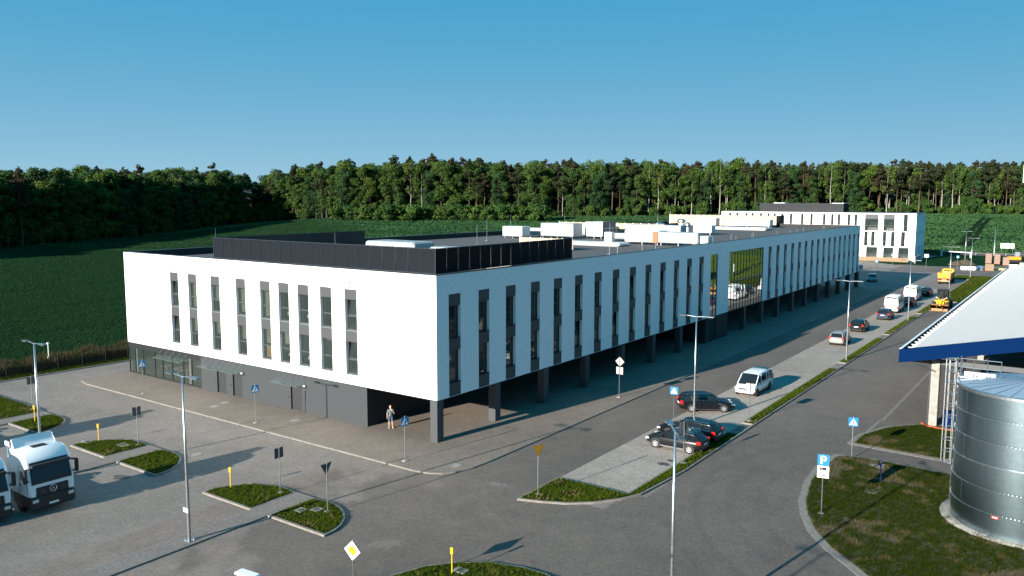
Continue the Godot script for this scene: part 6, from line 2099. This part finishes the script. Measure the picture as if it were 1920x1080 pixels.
func branchy(s: SurfaceTool, q: RandomNumberGenerator, h: float, r: float, c0: Color, c1: Color, from: float, n: int) -> void:
	var p := Vector3.ZERO
	var parts := 7
	for k in parts:
		var t0 := k / float(parts)
		var t1 := (k + 1) / float(parts)
		var e := Vector3(q.randf_range(-0.25, 0.25), h * t1, q.randf_range(-0.25, 0.25)) + Vector3(p.x, 0, p.z) * 0.8
		s.set_color(c0.lerp(c1, t0))
		cyl(s, p, e, r * (1 - t0 * 0.85), r * (1 - t1 * 0.85), 6, false)
		if t1 > from:
			for j in n:
				var a := q.randf() * TAU
				s.set_color(c0.lerp(c1, t1) * 0.85)
				cyl(s, e, e + Vector3(cos(a) * 2.4, q.randf_range(0.8, 2.2), sin(a) * 2.4) * q.randf_range(0.6, 1.2), r * 0.3 * (1.1 - t1), r * 0.08, 4, false)
		p = e
func tree_meshes(kind: String, sd: int) -> Dictionary:
	var q := RandomNumberGenerator.new()
	q.seed = sd * 97 + 13
	var w := S()
	var l := S()
	if kind == "broadleaf":
		var col := [Color(0.045, 0.082, 0.019), Color(0.034, 0.067, 0.019), Color(0.062, 0.097, 0.019), Color(0.027, 0.059, 0.022)][sd % 4] as Color
		branchy(w, q, 19, 0.32, Color(0.06, 0.05, 0.04), Color(0.055, 0.045, 0.035), 0.35, 3)
		for k in 30:
			var y := q.randf_range(2.5, 22.8)
			var reach := 4.1 * sqrt(maxf(0.06, 1.0 - pow((y - 12.0) / 12.0, 2)))
			var a := q.randf() * TAU
			leaves(l, q, Vector3(cos(a) * reach * q.randf_range(0.3, 1.0), y, sin(a) * reach * q.randf_range(0.3, 1.0)), Vector3(1.9, 1.5, 1.9) * q.randf_range(0.7, 1.3), 190, 0.44, col * q.randf_range(0.82, 1.12))
	elif kind == "pine":
		branchy(w, q, 23, 0.26, Color(0.085, 0.06, 0.045), Color(0.13, 0.07, 0.038), 0.55, 2)
		var col := [Color(0.024, 0.034, 0.015), Color(0.029, 0.032, 0.017), Color(0.038, 0.031, 0.017)][sd % 3] as Color
		for k in 14:
			var y := q.randf_range(12.5, 24.2)
			var reach := lerpf(3.2, 0.7, (y - 12.5) / 11.7)
			var a := q.randf() * TAU
			leaves(l, q, Vector3(cos(a) * reach, y, sin(a) * reach), Vector3(1.9, 0.9, 1.9) * lerpf(1.2, 0.7, (y - 12.5) / 11.7), 130, 0.44, col * q.randf_range(0.8, 1.2))
		leaves(l, q, Vector3(0, 24.3, 0), Vector3(0.7, 1.2, 0.7), 30, 0.7, col)
	elif kind == "birch":
		branchy(w, q, 22, 0.20, Color(0.36, 0.34, 0.30), Color(0.26, 0.24, 0.20), 0.4, 3)
		var col := [Color(0.049, 0.085, 0.018), Color(0.062, 0.087, 0.021), Color(0.039, 0.076, 0.018)][sd % 3] as Color
		for k in 16:
			var y := q.randf_range(11.0, 23.5)
			var a := q.randf() * TAU
			var reach := 2.6 * sqrt(maxf(0.1, 1.0 - pow((y - 16.0) / 8.2, 2)))
			leaves(l, q, Vector3(cos(a) * reach, y, sin(a) * reach), Vector3(1.3, 1.8, 1.3), 56, 0.5, col * q.randf_range(0.85, 1.15))
	else:   # shrub
		branchy(w, q, 2.5, 0.12, Color(0.10, 0.085, 0.065), Color(0.09, 0.075, 0.055), 0.1, 2)
		var col := [Color(0.039, 0.076, 0.017), Color(0.029, 0.064, 0.017), Color(0.049, 0.084, 0.017)][sd % 3] as Color
		for k in 12: leaves(l, q, Vector3(q.randf_range(-2.6, 2.6), q.randf_range(0.8, 4.2), q.randf_range(-1.8, 1.8)), Vector3(1.4, 1.2, 1.4), 120, 0.44, col * q.randf_range(0.85, 1.15))
	return {"trunk": fin(w, M.bark), "crown": fin(l, M.leaf)}
func wood() -> void:
	var kinds := {}
	for e in [["broadleaf", 5], ["pine", 4], ["birch", 4], ["shrub", 4]]:
		kinds[e[0]] = []
		for k in e[1]: kinds[e[0]].append(tree_meshes(e[0], k))
	var lab := {"broadleaf": ["broadleaf_tree", "leafy broadleaf tree at the edge of the wood", "broadleaf trees at the edge of the wood"], "pine": ["pine_tree", "dark pine with reddish trunk at the edge of the wood", "pines at the edge of the wood"], "birch": ["birch_tree", "slender birch with pale trunk at the edge of the wood", "birches at the edge of the wood"], "shrub": ["bush", "rounded green bush in the row before the wood", "bushes in the row before the wood"]}
	var edge := wood_edge()
	var q := RandomNumberGenerator.new()
	q.seed = 5
	var mass := {}
	for k in ["broadleaf", "pine", "birch"]:
		for i in kinds[k].size(): mass["%s%d" % [k, i]] = []
	var under := []
	for sgm in edge.size() - 1:
		var a: Vector2 = edge[sgm]
		var b: Vector2 = edge[sgm + 1]
		var d := (b - a).normalized()
		var nrm := Vector2(d.y, -d.x)
		if not in_wood((a + b) * 0.5 + nrm * 3): nrm = -nrm
		var seen: bool = sgm >= 3 and sgm <= 11
		for row in (17 if seen else 6):
			var t := q.randf_range(0.0, 4.0)
			while t < a.distance_to(b):
				var step := 4.6 if row < 3 else 6.2
				var p := a + d * (t + q.randf_range(-1.3, 1.3)) + nrm * (row * (4.5 if row < 3 else 6.0) - (0.0 if row < 3 else 4.0) + q.randf_range(-1.6, 1.6))
				t += step
				var east := smoothstep(-200.0, -60.0, p.x)
				var rl := q.randf()
				var kind := "broadleaf"
				if sgm <= 5: kind = "broadleaf" if rl < 0.8 else ("pine" if rl < 0.92 or row < 1 else "birch")
				else:
					if rl < lerpf(0.22, 0.42, east) + (0.25 if row > 2 else 0.0): kind = "pine"
					elif rl < lerpf(0.36, 0.72, east) + (0.25 if row > 2 else 0.0): kind = "birch"
				if sgm == 5 and rl < 0.88: kind = "broadleaf"
				var i: int = q.randi() % kinds[kind].size()
				var y := land_y(p.x, p.y) - 0.3
				var sc := q.randf_range(0.80, 1.15) * (1.0 + 0.16 * wide_noise.get_noise_2d(p.x * 1.6, p.y * 1.6)) * (0.92 if row == 0 and kind == "broadleaf" else 1.0)
				var wd := sc * q.randf_range(0.9, 1.2)
				if seen and row < 2:
					var n := thing(lab[kind][0], lab[kind][1], "tree", Vector3(p.x, y, p.y), q.randf() * TAU, lab[kind][2])
					n.scale = Vector3(wd, sc, wd)
					put("trunk", kinds[kind][i].trunk, n)
					put("crown", kinds[kind][i].crown, n)
				else:
					mass["%s%d" % [kind, i]].append(Transform3D(Basis(Vector3.UP, q.randf() * TAU).scaled(Vector3(wd, sc, wd)), Vector3(p.x, y, p.y)))
		if seen:
			var t2 := 0.0
			while t2 < a.distance_to(b):
				var p := a + d * t2 + nrm * q.randf_range(-2.5, 9.0)
				t2 += 1.3
				var deep := q.randf() < 0.45
				if deep: p += nrm * q.randf_range(5.0, 105.0)
				var sc := q.randf_range(0.45, 1.15) * (1.9 if deep else 1.0)
				under.append(Transform3D(Basis(Vector3.UP, q.randf() * TAU).scaled(Vector3(sc, sc * q.randf_range(0.7, 1.4), sc)), Vector3(p.x, land_y(p.x, p.y) - 0.2, p.y)))
	for k in mass:
		if mass[k].is_empty(): continue
		var kind: String = k.rstrip("0123456789")
		var i := int(k.trim_prefix(kind))
		many("forest", kinds[kind][i].crown, mass[k], "dense canopy of the wood behind its front trees").set_meta("category", "forest")
		many("forest_trunks", kinds[kind][i].trunk, mass[k], "tree trunks standing deep inside the wood").set_meta("category", "forest")
	for i in 4:
		var part := []
		for j in range(i, under.size(), 4): part.append(under[j])
		many("undergrowth", kinds.shrub[i].crown, part, "low undergrowth along the foot of the wood").set_meta("category", "undergrowth")
	# row of bushes standing out before the wood
	for k in 22:
		var t := k / 21.0
		var p := Vector2(-252, -226).lerp(Vector2(-176, -282), t) + Vector2(q.randf_range(-2, 2), q.randf_range(-2, 2)) + Vector2(5, 9)
		var m: Dictionary = kinds.shrub[k % 4]
		var n := thing(lab.shrub[0], lab.shrub[1], "bush", Vector3(p.x, land_y(p.x, p.y) - 0.2, p.y), q.randf() * TAU, lab.shrub[2])
		var sc := q.randf_range(1.15, 1.6)
		n.scale = Vector3(sc * 1.15, sc, sc * 1.15)
		put("trunk", m.trunk, n)
		put("crown", m.crown, n)

func _ready() -> void:
	rng.seed = 20
	wide_noise.seed = 2
	wide_noise.frequency = 0.012
	wide_noise.fractal_octaves = 4
	var cam := Camera3D.new()
	cam.name = "camera"
	add_child(cam)
	cam.position = CAM
	cam.rotation = Vector3(-0.11198, YAW, 0.0016)
	cam.fov = 38.887
	cam.near = 0.5
	cam.far = 4000
	cam.current = true
	var sky := ProceduralSkyMaterial.new()
	sky.sky_top_color = Color(0.009, 0.139, 0.252).linear_to_srgb()
	sky.sky_horizon_color = Color(0.155, 0.252, 0.312).linear_to_srgb()
	sky.sky_curve = 0.08
	sky.ground_horizon_color = Color(0.08, 0.13, 0.15).linear_to_srgb()
	sky.ground_bottom_color = Color(0.05, 0.06, 0.05).linear_to_srgb()
	sky.sun_angle_max = 0.0
	sky.energy_multiplier = 1.0
	var env := Environment.new()
	env.background_mode = Environment.BG_SKY
	env.sky = Sky.new()
	env.sky.sky_material = sky
	env.tonemap_mode = Environment.TONE_MAPPER_LINEAR
	env.tonemap_exposure = 2.4
	env.sdfgi_enabled = true
	env.ssao_enabled = true
	env.ssil_enabled = true
	var we := WorldEnvironment.new()
	we.name = "environment"
	we.environment = env
	add_child(we)
	var sun := DirectionalLight3D.new()
	sun.name = "sun"
	sun.light_energy = 1.6
	sun.light_color = Color(1.0, 0.97, 0.92)
	sun.light_angular_distance = 0.5
	sun.shadow_enabled = true
	add_child(sun)
	sun.look_at_from_position(Vector3.ZERO, Vector3(sin(SUN_AZ) * cos(SUN_EL), -sin(SUN_EL), -cos(SUN_AZ) * cos(SUN_EL)))
	materials()
	land()
	main_building()
	far_building()
	hall()
	tank()
	signs()
	site()
	crops()
	wood()
	fence()
	lamps()
	vehicles()
	person()
